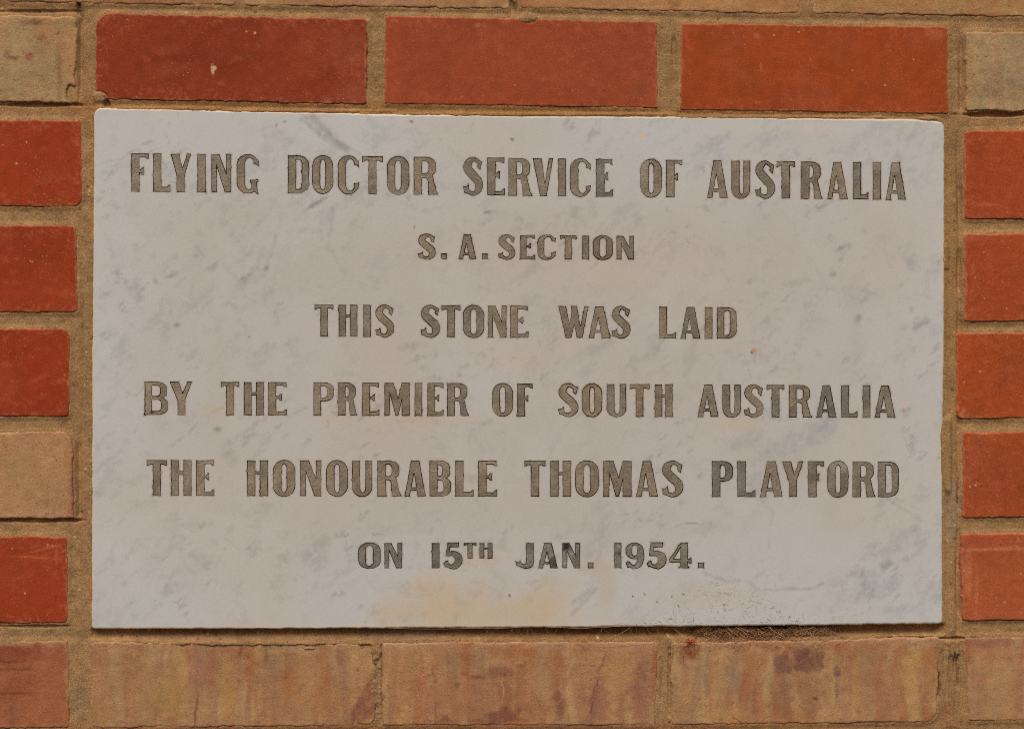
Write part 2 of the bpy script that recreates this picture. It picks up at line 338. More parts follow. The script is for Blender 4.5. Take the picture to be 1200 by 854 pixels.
# top course
mk(720, 5, 30, 12, (168, 116, 84), .5, sc=9); mk(790, 4, 8, 12, (150, 100, 66), .6); mk(450, 4, 60, 6, (166, 124, 98), .5); mk(1060, 5, 90, 9, (164, 122, 82), .4)

root_wall = bpy.data.objects.new('brick_wall', None); COL.objects.link(root_wall)
root_wall['label'] = 'red and cream brick wall with sandy mortar surrounding the marble stone'
root_wall['category'] = 'wall'

CRACKS = [([(230, 785), (231, 815), (229, 850)], 1.2, (120, 66, 46)), ([(313, 792), (362, 794)], 1.0, (126, 80, 54)),
          ([(507, 780), (511, 808), (510, 850)], 1.3, (130, 78, 54)), ([(710, 764), (700, 795), (691, 835)], 1.5, (104, 66, 52)),
          ([(589, 792), (589, 820)], 1.1, (200, 156, 112)), ([(767, 822), (769, 850)], 1.6, (98, 62, 44)), ([(848, 834), (868, 848)], 1.3, (128, 84, 54)),
          ([(664, 755), (662, 800)], 1.0, (170, 118, 78)), ([(36, 24), (28, 30), (40, 28), (52, 23)], 1.5, (96, 66, 44))]
for b in BR:
    xa = axis(min(b['xl']) - 3, max(b['xr']) + 3, 1.25)
    outside = b['t'][0] > 860
    st = 6.0 if outside else 1.25
    ya = np.arange(min(b['t']) - 3, max(b['b']) + 3.01, st)
    if b['t'][0] < -50: ya = np.concatenate([np.arange(min(b['t']) - 3, -16, 6), np.arange(-16, max(b['b']) + 3.01, 1.25)])
    X, Y = np.meshgrid(xa, ya); sh = X.shape; X, Y = X.ravel(), Y.ravel()
    d = brick_sdf(b, X, Y) + edge_noise(b, X, Y)
    for (nx, ny, rx, ry) in NOTCH:
        r = np.hypot((X - nx) / rx, (Y - ny) / ry) + 0.25 * fbm(X, Y, 9, 77, 3)
        d = np.maximum(d, np.minimum((1 - r) * min(rx, ry), 2.5))
    px = S_MM
    R = (1.7 if b['kind'] == 'red' else 2.6)
    dd = np.clip(d, -R, 0)
    y = (R - np.sqrt(np.maximum(R * R - (dd + R) ** 2, 0))) * px
    y = y + np.clip(d, 0, 3.5) * 0.010
    y = y - b['proud'] * 0.001
    if b['kind'] == 'red':
        y = y + 0.00025 * fbm(X, Y, 60, b['seed'] + 40, 4) + 0.00006 * fbm(X, Y, 6, b['seed'] + 41, 2)
    else:
        rough = 0.5 + 0.8 * (1 - smooth(2, 14, -d))
        y = y + 0.0004 * fbm(X, Y, 50, b['seed'] + 40, 4) + 0.00022 * rough * fbm(X, Y, 8, b['seed'] + 41, 4, 0.7)
    col = paint_brick(b, X, Y)
    for a, k in ST:
        k = dict({'wob': 0.55, 'soft': 0.7, 'mott': 0.22}, **k); stain(col, X, Y, a[0], a[1], a[2], a[3], a[4], a[5], seed=int(a[0] * 3 + a[1]), **k)
    if b['kind'] == 'red':
        rb = random.Random(b['seed'])
        for _ in range(16):                                       # lime flecks, scuffs and small burnt pores
            fx = rb.uniform(max(min(b['xl']), 0), min(max(b['xr']), 1200)); fy = rb.uniform(b['t'][0] + 4, b['b'][0] - 3); q_ = rb.random()
            if q_ < .12: stain(col, X, Y, fx, fy, rb.uniform(.6, 1.3), rb.uniform(.6, 1.3), (214, 168, 124), .85, wob=.5, sc=3, seed=int(fx))
            elif q_ < .3: stain(col, X, Y, fx, fy, rb.uniform(.8, 1.6), rb.uniform(.7, 1.3), (96, 42, 26), .6, wob=.5, sc=3, seed=int(fx))
            else: stain(col, X, Y, fx, fy, rb.uniform(5, 16), rb.uniform(2, 5), (174, 92, 60), .28, ang=rb.uniform(-25, 25), wob=.9, sc=6, seed=int(fx), mott=.7)
    for pts, w, rgb in CRACKS: streak(col, X, Y, pts, w, rgb, 0.85, seed=int(pts[0][0]))
    wx, wz = wall(X, Y)
    V = np.stack([wx, y, wz], 1)
    h, w = sh; idx = np.arange(h * w).reshape(sh)
    q = np.stack([idx[:-1, :-1], idx[1:, :-1], idx[1:, 1:], idx[:-1, 1:]], -1).reshape(-1, 4)
    q = q[(d[q].min(1) < 3.0)]
    used = np.unique(q); rem = np.full(h * w, -1); rem[used] = np.arange(len(used))
    o = mesh_obj('brick', V[used], rem[q], [M_RED if b['kind'] == 'red' else M_CREAM], root_wall, col[used])
    if b['label']: o['label'] = b['label']

# ------------------------------------------------------------------ marble outline (px), clockwise from the upper left
def corner(cx, cy, r, a0, a1, n=6):
    return [(cx + r * math.cos(math.radians(a0 + (a1 - a0) * i / n)), cy + r * math.sin(math.radians(a0 + (a1 - a0) * i / n))) for i in range(n + 1)]
PL = corner(119, 135.5, 9, 180, 270) + [(200, 128), (300, 130.5), (450, 133.5), (600, 135.8), (800, 136.6), (960, 138.6), (1060, 139.4), (1085, 140.5)] + \
     corner(1098, 151, 9, 280, 360) + [(1107, 250), (1106.6, 400), (1105.6, 480), (1105, 560), (1104.6, 640)] + corner(1100, 726, 5, 0, 90) + \
     [(1000, 732), (800, 734), (600, 735.4), (300, 736.6)] + corner(112, 732, 5, 90, 180) + [(107.3, 600), (108, 400), (109, 250)]
def resample(pts, step):
    out = []; n = len(pts)
    for i in range(n):
        a = np.array(pts[i]); b_ = np.array(pts[(i + 1) % n]); L = np.hypot(*(b_ - a)); k = max(1, int(L / step))
        for j in range(k): out.append(a + (b_ - a) * j / k)
    return np.array(out)
PLR = resample(PL, 3.0)
PLR = PLR + 0.45 * np.stack([fbm(PLR[:, 0], PLR[:, 1], 7, 15, 3), fbm(PLR[:, 0], PLR[:, 1], 7, 19, 3)], 1) + 0.35 * np.stack([fbm(PLR[:, 0], PLR[:, 1], 18, 5, 4), fbm(PLR[:, 0], PLR[:, 1], 18, 9, 4)], 1)

# ------------------------------------------------------------------ mortar: one bed whose joints are modelled with depth
def seg_inside(X, Y, poly):
    x0, y0 = poly[:, 0], poly[:, 1]; x1, y1 = np.roll(x0, -1), np.roll(y0, -1)
    ins = np.zeros(X.shape, bool)
    for a, b_, c, d in zip(x0, y0, x1, y1):
        if b_ == d: continue
        m = (b_ > Y) != (d > Y)
        ins ^= m & (X < (c - a) * (Y - b_) / (d - b_) + a)
    return ins
def plaque_sdf(X, Y):
    t = np.clip((X - 108) / 998, 0, 1)
    yt = np.interp(X, [110, 300, 450, 600, 800, 960, 1107], [127, 130.5, 133.5, 135.8, 136.6, 138.6, 141]); yb = 736.8 - 5.3 * t
    xl = 110 - 3.2 * np.clip((Y - 130) / 600, 0, 1); xr = 1107 - 2.2 * np.clip((Y - 140) / 590, 0, 1)
    r = 8; qx = np.maximum(xl - X, X - xr) + r; qy = np.maximum(yt - Y, Y - yb) + r
    return np.hypot(np.maximum(qx, 0), np.maximum(qy, 0)) + np.minimum(np.maximum(qx, qy), 0) - r
ST_M = 1.15
gx = np.concatenate([np.arange(-250, -14, 9.0), np.arange(-14, 1214, ST_M), np.arange(1214, 1470, 9.0)])
gy = np.concatenate([np.arange(-115, -10, 8.0), np.arange(-10, 864, ST_M), np.arange(864, 985, 8.0)])
X, Y = np.meshgrid(gx, gy); sh = X.shape; X, Y = X.ravel(), Y.ravel()
sd_ = np.full(X.shape, 1e9); kindc = np.zeros(X.shape, int)
for i, b in enumerate(BR):
    m = (X > min(b['xl']) - 40) & (X < max(b['xr']) + 40) & (Y > min(b['t']) - 40) & (Y < max(b['b']) + 40)
    sd_[m] = np.minimum(sd_[m], brick_sdf(b, X[m], Y[m]))
ps = plaque_sdf(X, Y)
db = np.maximum(sd_, 0)
dall = np.minimum(sd_, ps)
y = np.full(X.shape, 0.0006)
y += 0.00035 * fbm(X, Y, 40, 301, 4) + 0.0003 * fbm(X, Y, 7, 302, 4, 0.7)
# tooled joints: hollow in the middle, riding up at the brick edges
y += 0.0009 * smooth(0, 6, np.maximum(dall, 0)) * (1 - smooth(12, 20, np.maximum(dall, 0)))
def bump(cx, cy, rx, ry, h, sc=10, wob=0.4, ang=0):
    ca, sa = math.cos(math.radians(ang)), math.sin(math.radians(ang)); dx = X - cx; dy = Y - cy
    r = np.hypot((dx * ca + dy * sa) / rx, (-dx * sa + dy * ca) / ry) + wob * fbm(X, Y, sc, int(cx + cy), 3)
    return h * (1 - smooth(0.6, 1.15, r))
# deep joint under the stone, deepest where the web hangs
bj = smooth(-2, 3, Y - (736.8 - 5.3 * np.clip((X - 108) / 998, 0, 1))) * (1 - smooth(6, 13, Y - (738 - 4.5 * np.clip((X - 108) / 998, 0, 1)))) * smooth(100, 120, X) * (1 - smooth(1095, 1112, X))
y += bj * (0.0058 + 0.0030 * smooth(560, 720, X) + 0.011 * smooth(800, 850, X) * (1 - smooth(930, 1010, X)))
# recess beside the right-hand bricks
gr = np.exp(-((X - 1124.5 - 1.5 * fbm(X, Y, 60, 12, 3)) / 3.0) ** 2) * smooth(150, 170, Y) * (1 - smooth(735, 750, Y)) * (0.45 + 0.55 * smooth(-0.4, 0.5, fbm(X, Y, 40, 44, 3)))
y += 0.0042 * gr * (sd_ > -1.5)
gr = np.exp(-((X - 94) / 3.2) ** 2) * smooth(14, 30, Y) * (1 - smooth(100, 122, Y)); y += 0.003 * gr
gr = np.exp(-((X - 92) / 3.2) ** 2) * smooth(510, 530, Y) * (1 - smooth(600, 612, Y)); y += 0.003 * gr
gr = np.exp(-((X - 1128) / 3.2) ** 2) * smooth(36, 60, Y) * (1 - smooth(124, 134, Y)); y += 0.0035 * gr
for (cx, cy, rx, ry, h) in ((45, 123, 60, 2.6, .0022), (45, 610, 60, 2.6, .003), (1170, 134, 46, 3, .004), (1100, 806, 3, 18, .006), (1119, 780, 1.6, 16, .004), (1123, 790, 1.6, 22, .004),
                            (430, 70, 1.8, 40, .0025), (790, 60, 3, 22, .0018), (600, 5, 2.5, 9, .004), (125, 122, 5, 6, .003), (40, 13, 60, 2, .002), (92, 8, 3, 10, .003),
                            (448, 800, 1.5, 50, .002), (785, 800, 2, 50, .003), (1114, 795, 1.5, 40, .002), (40, 734, 50, 2, .0015), (1080, 748, 60, 2, .003)):
    y += bump(cx, cy, rx, ry, h, wob=0.25)
# smears that lap over brick or marble
for (cx, cy, rx, ry, h) in ((1109, 300, 4, 18, -.0014), (620, 20, 14, 6, -.0012),
                            (86, 113, 6, 9, -.0004), (116, 114, 9, 5, -.0010), (444, 75, 6, 45, -.0006), (1090, 139, 14, 2.5, -.0013), (350, 130, 120, 2.4, -.0011),
                            (640, 134, 200, 2.4, -.0011), (900, 137.4, 140, 2.2, -.0011), (200, 127, 80, 2.2, -.0011), (107, 300, 2.4, 120, -.0010), (106, 600, 2.4, 120, -.0010),
                            (1118, 760, 8, 12, -.0018), (1098, 760, 6, 8, -.001), (300, 753, 120, 3.2, -.0018), (440, 760, 7, 14, -.0016), (360, 762, 10, 7, -.0016)):
    y += bump(cx, cy, rx, ry, h, sc=8, wob=0.35)
t_ = np.interp(Y, [484, 496, 508, 530, 552, 566, 582], [1109, 1101.5, 1099.5, 1100.5, 1101, 1103.5, 1109]) + 0.7 * fbm(X, Y, 16, 47, 3)
lap = smooth(0, 3.5, X - t_) * (1 - smooth(1112, 1118, X)) * smooth(482, 494, Y) * (1 - smooth(572, 584, Y))
y = y * (1 - lap) + lap * (-0.0011 + 0.00015 * fbm(X, Y, 12, 48, 4))
# scraped lines in the perpends of the bottom course
pm = smooth(748, 756, Y)
for xc in (778, 1117): y += pm * (abs(X - xc) < 12) * 0.0009 * fbm(X, Y * 0.08, 4, 88, 3, 0.7)
y += pm * (abs(X - 444) < 14) * 0.0008 * fbm(X, Y, 6, 89, 4, 0.8)
col = np.tile(lin((154, 119, 80)), (len(X), 1))
col *= (1 + 0.09 * fbm(X, Y, 60, 401, 4) + 0.06 * fbm(X, Y, 9, 402, 3))[:, None]
def mst(*a, **k): stain(col, X, Y, *a, seed=int(a[0] + a[1]), **k)
mst(300, 126, 330, 8, (152, 106, 58), .5); mst(800, 132, 330, 8, (146, 102, 56), .5); mst(101, 130, 14, 20, (152, 106, 62), .5)  # golden joint above the stone: warm bounce light painted into the colour
mst(1115, 300, 12, 190, (148, 112, 68), .5); mst(1108, 520, 12, 60, (150, 118, 78), .6); mst(1117, 600, 10, 40, (150, 130, 104), .6)
mst(102, 400, 10, 130, (140, 110, 70), .5); mst(95, 400, 4, 100, (132, 104, 70), .4); mst(440, 70, 10, 55, (146, 118, 78), .6); mst(785, 75, 11, 50, (140, 112, 72), .6)
mst(350, 744, 250, 9, (128, 98, 70), .7); mst(480, 743, 60, 8, (130, 106, 84), .6); mst(700, 743, 130, 8, (120, 88, 54), .7); mst(885, 743, 85, 9, (84, 52, 34), .9)  # joint under the stone: its deep shade is painted into the mortar
mst(1010, 742, 70, 8, (128, 96, 62), .6); mst(350, 742, 240, 7, (124, 94, 66), .5); mst(640, 742, 160, 7, (112, 80, 50), .6); mst(444, 800, 9, 50, (150, 122, 94), .6); mst(438, 815, 4, 30, (160, 106, 76), .7); mst(778, 800, 10, 46, (156, 124, 92), .6, grit=.4)  # further shade painted along that joint, then tones of the perpends
mst(1117, 800, 12, 50, (150, 116, 86), .6); mst(1110, 835, 10, 14, (150, 96, 68), .6); mst(93, 820, 9, 30, (136, 116, 90), .6); mst(600, 852, 500, 5, (148, 100, 68), .6)
mst(40, 12, 50, 5, (134, 104, 76), .6); mst(94, 8, 6, 12, (104, 74, 46), .7); mst(60, 740, 60, 8, (140, 114, 78), .6); mst(604, 6, 4, 8, (80, 56, 36), .7)
for _ in range(90):                                            # dark grit and pale sand grains
    q = random.choice(((random.uniform(84, 107), random.uniform(130, 735)), (random.uniform(1105, 1128), random.uniform(140, 735)), (random.uniform(0, 1200), random.uniform(8, 30)), (random.uniform(110, 1100), random.uniform(738, 750))))
    mst(q[0], q[1], random.uniform(1, 2), random.uniform(1, 2), random.choice(((84, 60, 40), (84, 60, 40), (200, 170, 130))), .8, soft=.6, wob=.3, sc=4)
streak(col, X, Y, [(1123, 545), (1125, 560), (1123, 590)], 1.5, (70, 50, 34), .9, 3)
streak(col, X, Y, [(118, 112), (124, 118), (130, 124)], 1.6, (80, 56, 36), .9, 4)
keep = (np.minimum(sd_, ps) > -5)
for (nx, ny, rx, ry) in NOTCH:
    keep |= (np.hypot((X - nx) / rx, (Y - ny) / ry) < 1.5)
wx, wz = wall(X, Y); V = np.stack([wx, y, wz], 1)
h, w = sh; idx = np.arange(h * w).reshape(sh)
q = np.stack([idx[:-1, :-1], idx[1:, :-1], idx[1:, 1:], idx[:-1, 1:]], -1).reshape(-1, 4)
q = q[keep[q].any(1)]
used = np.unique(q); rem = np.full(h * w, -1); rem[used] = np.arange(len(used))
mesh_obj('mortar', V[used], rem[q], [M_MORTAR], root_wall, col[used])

cx0, cz0 = wall(np.array([-240.0, 1460.0]), np.array([975.0, -105.0]))
bv = [(x, y_, z) for x in cx0 for y_ in (0.028, 0.23) for z in cz0]
mesh_obj('wall_core', bv, [(0, 1, 3, 2), (4, 6, 7, 5), (0, 4, 5, 1), (2, 3, 7, 6), (0, 2, 6, 4), (1, 5, 7, 3)], [M_MORTAR], root_wall, np.tile(lin((140, 110, 78)), (8, 1)), smoothf=False)
# ------------------------------------------------------------------ letters: distance fields of hand-drawn shapes
def poly_sdf(P, X, Y):
    P = np.array(P, float); A = P; Bq = np.roll(P, -1, 0); d = np.full(X.shape, 1e9); ins = np.zeros(X.shape, bool)
    for (ax, ay), (bx, by) in zip(A, Bq):
        ex, ey = bx - ax, by - ay; L = ex * ex + ey * ey
        if L < 1e-12: continue
        t = np.clip(((X - ax) * ex + (Y - ay) * ey) / L, 0, 1)
        d = np.minimum(d, np.hypot(X - ax - t * ex, Y - ay - t * ey))
        if ay != by: ins ^= ((ay > Y) != (by > Y)) & (X < (bx - ax) * (Y - ay) / (by - ay) + ax)
    return np.where(ins, -d, d)
def arcp(cx, cy, rx, ry, a0, a1, n=9):
    return [(cx + rx * math.cos(math.radians(a0 + (a1 - a0) * i / n)), cy + ry * math.sin(math.radians(a0 + (a1 - a0) * i / n))) for i in range(n + 1)]
def box(x0, y0, x1, y1): return [(x0, y0), (x1, y0), (x1, y1), (x0, y1)]
def stad(x0, y0, x1, y1, ry, corners=(1, 1, 1, 1), rx=None):   # rounded oblong; corners: lower-left, lower-right, upper-right, upper-left
    rx = (x1 - x0) / 2 if rx is None else rx
    p = []
    p += arcp(x0 + rx, y0 + ry, rx, ry, 180, 270) if corners[0] else [(x0, y0)]
    p += arcp(x1 - rx, y0 + ry, rx, ry, 270, 360) if corners[1] else [(x1, y0)]
    p += arcp(x1 - rx, y1 - ry, rx, ry, 0, 90) if corners[2] else [(x1, y1)]
    p += arcp(x0 + rx, y1 - ry, rx, ry, 90, 180) if corners[3] else [(x0, y1)]
    return p
def stroke_sdf(pts, X, Y, sm=10):        # pts: x, y, half-width; Catmull-Rom through them
    P = np.array(pts, float); P = np.vstack([2 * P[0] - P[1], P, 2 * P[-1] - P[-2]]); d = np.full(X.shape, 1e9)
    for i in range(1, len(P) - 2):
        for j in range(sm):
            t = j / sm; p = 0.5 * ((2 * P[i]) + (-P[i-1] + P[i+1]) * t + (2*P[i-1] - 5*P[i] + 4*P[i+1] - P[i+2]) * t*t + (-P[i-1] + 3*P[i] - 3*P[i+1] + P[i+2]) * t**3)
            d = np.minimum(d, np.hypot(X - p[0], Y - p[1]) - p[2])
    return np.minimum(d, np.hypot(X - P[-2][0], Y - P[-2][1]) - P[-2][2])

def glyph(ch, W, H, S, X, Y):
    add, sub, post = [], [], []
    def p(l, *q): l.append(poly_sdf([(x * W, y * H) for x, y in q], X, Y))
    s = S / W
    if ch in 'I1': p(add, (0, 0), (1, 0), (1, 1), (0, 1))
    elif ch == '.': p(add, (0, 0), (1, 0), (1, 1), (0, 1))
    elif ch == 'L':
        p(add, (0, 0), (s, 0), (s, 1), (0, 1)); p(add, (0, 0), (1, 0), (1.0, .185), (.9, .17), (.8, .125), (s * .9, .125))
    elif ch in 'EF':
        p(add, (0, 0), (s, 0), (s, 1), (0, 1))
        p(add, (s * .9, 1), (.97 if ch == 'E' else 1, 1), (.97 if ch == 'E' else 1, .85), (.84, .87), (.78, .9), (s * .9, .9))
        p(add, (s * .9, .5), (.55, .505), (.62, .45), (.72, .44), (.72, .65), (.62, .64), (.55, .58), (s * .9, .585))
        if ch == 'E': p(add, (s * .9, 0), (1, 0), (1.0, .185), (.9, .17), (.8, .115), (s * .9, .115))
    elif ch == 'T':
        p(add, (.5 - s / 2, 0), (.5 + s / 2, 0), (.5 + s / 2, .95), (.5 - s / 2, .95))
        p(add, (0, 1), (1, 1), (1, .85), (.9, .855), (.84, .885), (.16, .885), (.1, .855), (0, .85))
    elif ch == 'H':
        s = min(s, .41); p(add, (0, 0), (s, 0), (s, 1), (0, 1)); p(add, (1 - s, 0), (1, 0), (1, 1), (1 - s, 1)); p(add, (s * .9, .6), (1 - s * .9, .6), (1 - s * .9, .69), (s * .9, .69))
    elif ch == 'N':
        a, c = .27, .25; p(add, (0, 0), (a, 0), (a, 1), (0, 1)); p(add, (1 - c, 0), (1, 0), (1, 1), (1 - c, 1))
        p(add, (0, 1), (.40, 1), (1, .16), (1, 0), (.68, 0), (a * .7, .8))
    elif ch == 'M':
        a = .27; p(add, (0, 0), (.2, 0), (.24, .9), (.16, 1), (0, 1)); p(add, (1 - .31, 0), (1, 0), (1, 1), (1 - .31, 1))
        p(add, (0, 1), (.36, 1), (.56, .5), (.6, .16), (.53, 0), (.44, 0), (.15, .85)); p(add, (.44, 0), (.55, 0), (.78, .78), (.82, 1), (.69, 1), (.5, .4))
    elif ch == 'V': p(add, (0, 1), (.43, 1), (.6, .33), (.80, 1), (1, 1), (.68, 0), (.36, 0))
    elif ch == 'W': p(add, (0, 1), (.25, 1), (.37, .40), (.44, .8), (.42, 1), (.61, 1), (.73, .38), (.87, 1), (1, 1), (.80, 0), (.61, 0), (.53, .43), (.43, 0), (.24, 0))
    elif ch == 'Y': p(add, (0, 1), (.42, 1), (.58, .64), (.80, 1), (1, 1), (.70, .46), (.70, 0), (.70 - s, 0), (.70 - s, .42))
    elif ch == 'A':
        p(add, (.30, 1), (.68, 1), (1, 0), (.62, 0), (.575, .165), (.27, .165), (.24, 0), (0, 0)); p(sub, (.315, .245), (.55, .245), (.44, .64))
    elif ch == 'O':
        add.append(poly_sdf(stad(0, 0, W, H, .30 * H), X, Y)); c = max(.115 * W, (W - 2 * S) / 2 * .95)
        sub.append(poly_sdf(stad(W / 2 - c, .115 * H, W / 2 + c, .885 * H, .13 * H), X, Y))
    elif ch == 'D':
        add.append(poly_sdf(stad(0, 0, W, H, .24 * H, (0, 1, 1, 0), .52 * W), X, Y)); sub.append(poly_sdf(stad(S, .11 * H, W - S * .88, .89 * H, .12 * H, (0, 1, 1, 0), .14 * W), X, Y))
    elif ch == 'B':
        add.append(poly_sdf(stad(0, 0, W, .54 * H, .2 * H, (0, 1, 1, 0), .45 * W), X, Y)); add.append(poly_sdf(stad(0, .46 * H, W * .95, H, .2 * H, (0, 1, 1, 0), .45 * W), X, Y))
        sub.append(poly_sdf(stad(S, .115 * H, W - S * .95, .45 * H, .1 * H, (0, 1, 1, 0), .15 * W), X, Y)); sub.append(poly_sdf(stad(S, .57 * H, W * .95 - S * .95, .88 * H, .09 * H, (0, 1, 1, 0), .15 * W), X, Y))
    elif ch in 'PR':
        w2 = W if ch == 'P' else .92 * W; y0 = .43 * H if ch == 'P' else .46 * H
        add.append(poly_sdf(box(0, 0, S, H), X, Y)); add.append(poly_sdf(stad(0, y0, w2, H, .2 * H, (0, 1, 1, 0), .45 * W), X, Y))
        sub.append(poly_sdf(stad(S, y0 + .10 * H, w2 - S * .9, .89 * H, .1 * H, (0, 1, 1, 0), .15 * W), X, Y))
        if ch == 'R': p(add, (s * .9, .46), (.52, .44), (.58, .36), (.60, .2), (.62, 0), (1.02, 0), (.94, .1), (.87, .28), (.80, .48), (.72, .56), (s, .56))
    elif ch == 'U':
        add.append(poly_sdf(stad(0, 0, W, H, .27 * H, (1, 1, 0, 0)), X, Y)); sub.append(poly_sdf(stad(S, .11 * H, W - S * .82, 1.3 * H, .14 * H, (1, 1, 0, 0)), X, Y))
    elif ch in 'CG':
        add.append(poly_sdf(stad(0, 0, W, H, .28 * H), X, Y)); sub.append(poly_sdf(stad(S, .09 * H, .80 * W, .91 * H, .16 * H), X, Y))
        lo = .30 if ch == 'C' else .02
        p(sub, (.5, lo + .02), (.78, lo - .03), (1.4, lo + .06), (1.4, .74), (.98, .70), (.78, .80), (.5, .76))
        p(post, (.99, .86), (1.0, .69), (.90, .735), (.76, .76), (.82, .86))
        if ch == 'C': p(post, (.72, .13), (.98, .15), (1.0, .27), (.90, .25), (.78, .29), (.76, .24), (.8, .2))
        else:
            p(post, (.62, .34), (.60, .28), (.68, .25), (.68, .1), (.6, .02), (.84, .03), (.97, -.03), (1.0, .0), (.95, .08), (.93, .27), (.98, .29), (.98, .34), (.95, .37), (.84, .34))
            p(post, (.3, .0), (.7, .0), (.74, .14), (.6, .10), (.4, .10))
    elif ch == 'S':
        k = S * .52
        add.append(stroke_sdf([(.80 * W, .74 * H, .07 * W), (.80 * W, .85 * H, .09 * W), (.52 * W, .945 * H, .052 * H), (.26 * W, .85 * H, k * .85), (.22 * W, .70 * H, k * .98), (.46 * W, .54 * H, k * 1.05), (.74 * W, .38 * H, k * 1.0),
                               (.79 * W, .22 * H, k * .9), (.66 * W, .095 * H, k * .6), (.46 * W, .055 * H, .055 * H), (.22 * W, .12 * H, .085 * W), (.17 * W, .2 * H, .07 * W)], X, Y))
        p(add, (.70, .76), (.86, .66), (.95, .88), (.8, .92)); p(add, (0, .24), (.05, .08), (.25, .05), (.30, .16), (.26, .31), (.17, .24))
    elif ch == 'J':
        p(add, (.97 - s, .25), (.97, .25), (.97, 1), (.97 - s, 1))
        add.append(stroke_sdf([((.97 - s / 2) * W, .28 * H, S / 2), ((.93 - s / 2) * W, .15 * H, S * .46), (.48 * W, .075 * H, .08 * H), (.18 * W, .16 * H, .07 * H)], X, Y)); p(add, (0, .28), (.06, .1), (.3, .06), (.36, .16), (.24, .32), (.2, .22))
    elif ch == '5':
        p(add, (.22, 1), (.82, 1), (.80, .82), (.34, .82), (.34, .62), (.12, .50))
        add.append(stroke_sdf([(.24 * W, .54 * H, .06 * H), (.5 * W, .59 * H, .09 * H), (.76 * W, .46 * H, S * .48), (.79 * W, .27 * H, S * .5), (.62 * W, .12 * H, S * .42), (.4 * W, .08 * H, .075 * H), (.15 * W, .17 * H, .08 * H)], X, Y))
        p(add, (0, .2), (.1, .06), (.3, .1), (.24, .3), (.14, .3))
    elif ch == '9':
        add.append(poly_sdf(stad(0, .36 * H, .98 * W, H, .3 * H), X, Y)); sub.append(poly_sdf(stad(.36 * W, .5 * H, .62 * W, .9 * H, .1 * H), X, Y))
        add2 = stroke_sdf([(.82 * W, .66 * H, S * .42), (.82 * W, .38 * H, S * .44), (.70 * W, .16 * H, S * .40), (.45 * W, .07 * H, .07 * H), (.18 * W, .15 * H, .08 * H)], X, Y)
        r = np.minimum(np.maximum(add[0], -sub[0]), add2); return np.minimum(r, poly_sdf([(0, .22 * H), (.1 * W, .04 * H), (.35 * W, .08 * H), (.3 * W, .24 * H), (.12 * W, .3 * H)], X, Y))
    elif ch == '4':
        p(add, (.5, 1), (.83, 1), (.83, 0), (.5, 0)); p(add, (0, .22), (1, .22), (1, .36), (0, .36)); p(add, (0, .36), (.0, .26), (.2, .3), (.55, .9), (.5, 1)); p(sub, (.2, .37), (.51, .37), (.51, .80))
        p(add, (.42, 0), (.9, 0), (.9, .06), (.42, .06)); p(add, (.93, .18), (1, .18), (1, .4), (.93, .4))
    d = add[0]
    for a in add[1:]: d = np.minimum(d, a)
    for b_ in sub: d = np.maximum(d, -b_)
    for a in post: d = np.minimum(d, a)
    return d

def contours(F, x0, y0, st):       # marching squares of F<0, loops of (x, y)
    n, m = F.shape; ins = F < 0; segs = {}
    def ept(e):
        (i, j, o) = e
        a = F[i, j]; b_ = F[i, j + 1] if o == 0 else F[i + 1, j]; t = a / (a - b_)
        return (x0 + (j + (t if o == 0 else 0)) * st, y0 + (i + (t if o == 1 else 0)) * st)
    cell = ins[:-1, :-1] * 1 + ins[:-1, 1:] * 2 + ins[1:, 1:] * 4 + ins[1:, :-1] * 8
    T = {1: [(3, 0)], 2: [(0, 1)], 3: [(3, 1)], 4: [(1, 2)], 5: [(3, 2), (1, 0)], 6: [(0, 2)], 7: [(3, 2)], 8: [(2, 3)], 9: [(2, 0)], 10: [(0, 3), (2, 1)], 11: [(2, 1)], 12: [(1, 3)], 13: [(1, 0)], 14: [(0, 3)]}
    for i, j in zip(*np.nonzero((cell > 0) & (cell < 15))):
        E = {0: (i, j, 0), 1: (i, j + 1, 1), 2: (i + 1, j, 0), 3: (i, j, 1)}
        for a, b_ in T[int(cell[i, j])]: segs[E[a]] = E[b_]
    loops = []
    while segs:
        s0 = next(iter(segs)); loop = []; e = s0
        while e in segs:
            loop.append(ept(e)); e = segs.pop(e)
        if len(loop) > 7: loops.append(np.array(loop))
    return loops
def simplify(L, tol):
    keep = np.zeros(len(L), bool); k = len(L) // 2
    L2 = np.vstack([L, L[:1]]); keep = np.zeros(len(L2), bool); keep[[0, k, -1]] = True
    stack = [(0, k), (k, len(L2) - 1)]
    while stack:
        a, b_ = stack.pop()
        if b_ - a < 2: continue
        p, q_ = L2[a], L2[b_]; e = q_ - p; n_ = np.hypot(*e) + 1e-9
        d = abs((L2[a + 1:b_, 0] - p[0]) * e[1] - (L2[a + 1:b_, 1] - p[1]) * e[0]) / n_
        i = int(d.argmax())
        if d[i] > tol or b_ - a > 26: keep[a + 1 + i] = True; stack += [(a, a + 1 + i), (a + 1 + i, b_)]
    return L2[:-1][keep[:-1]]
def evenodd(px, py, loops):
    ins = np.zeros(px.shape, bool)
    for L in loops:
        x0, x1, y0, y1 = L[:, 0].min(), L[:, 0].max(), L[:, 1].min(), L[:, 1].max()
        m = np.nonzero((px > x0 - 1) & (px < x1 + 1) & (py > y0 - 1) & (py < y1 + 1))[0]
        if len(m): ins[m] ^= seg_inside(px[m], py[m], L)
    return ins

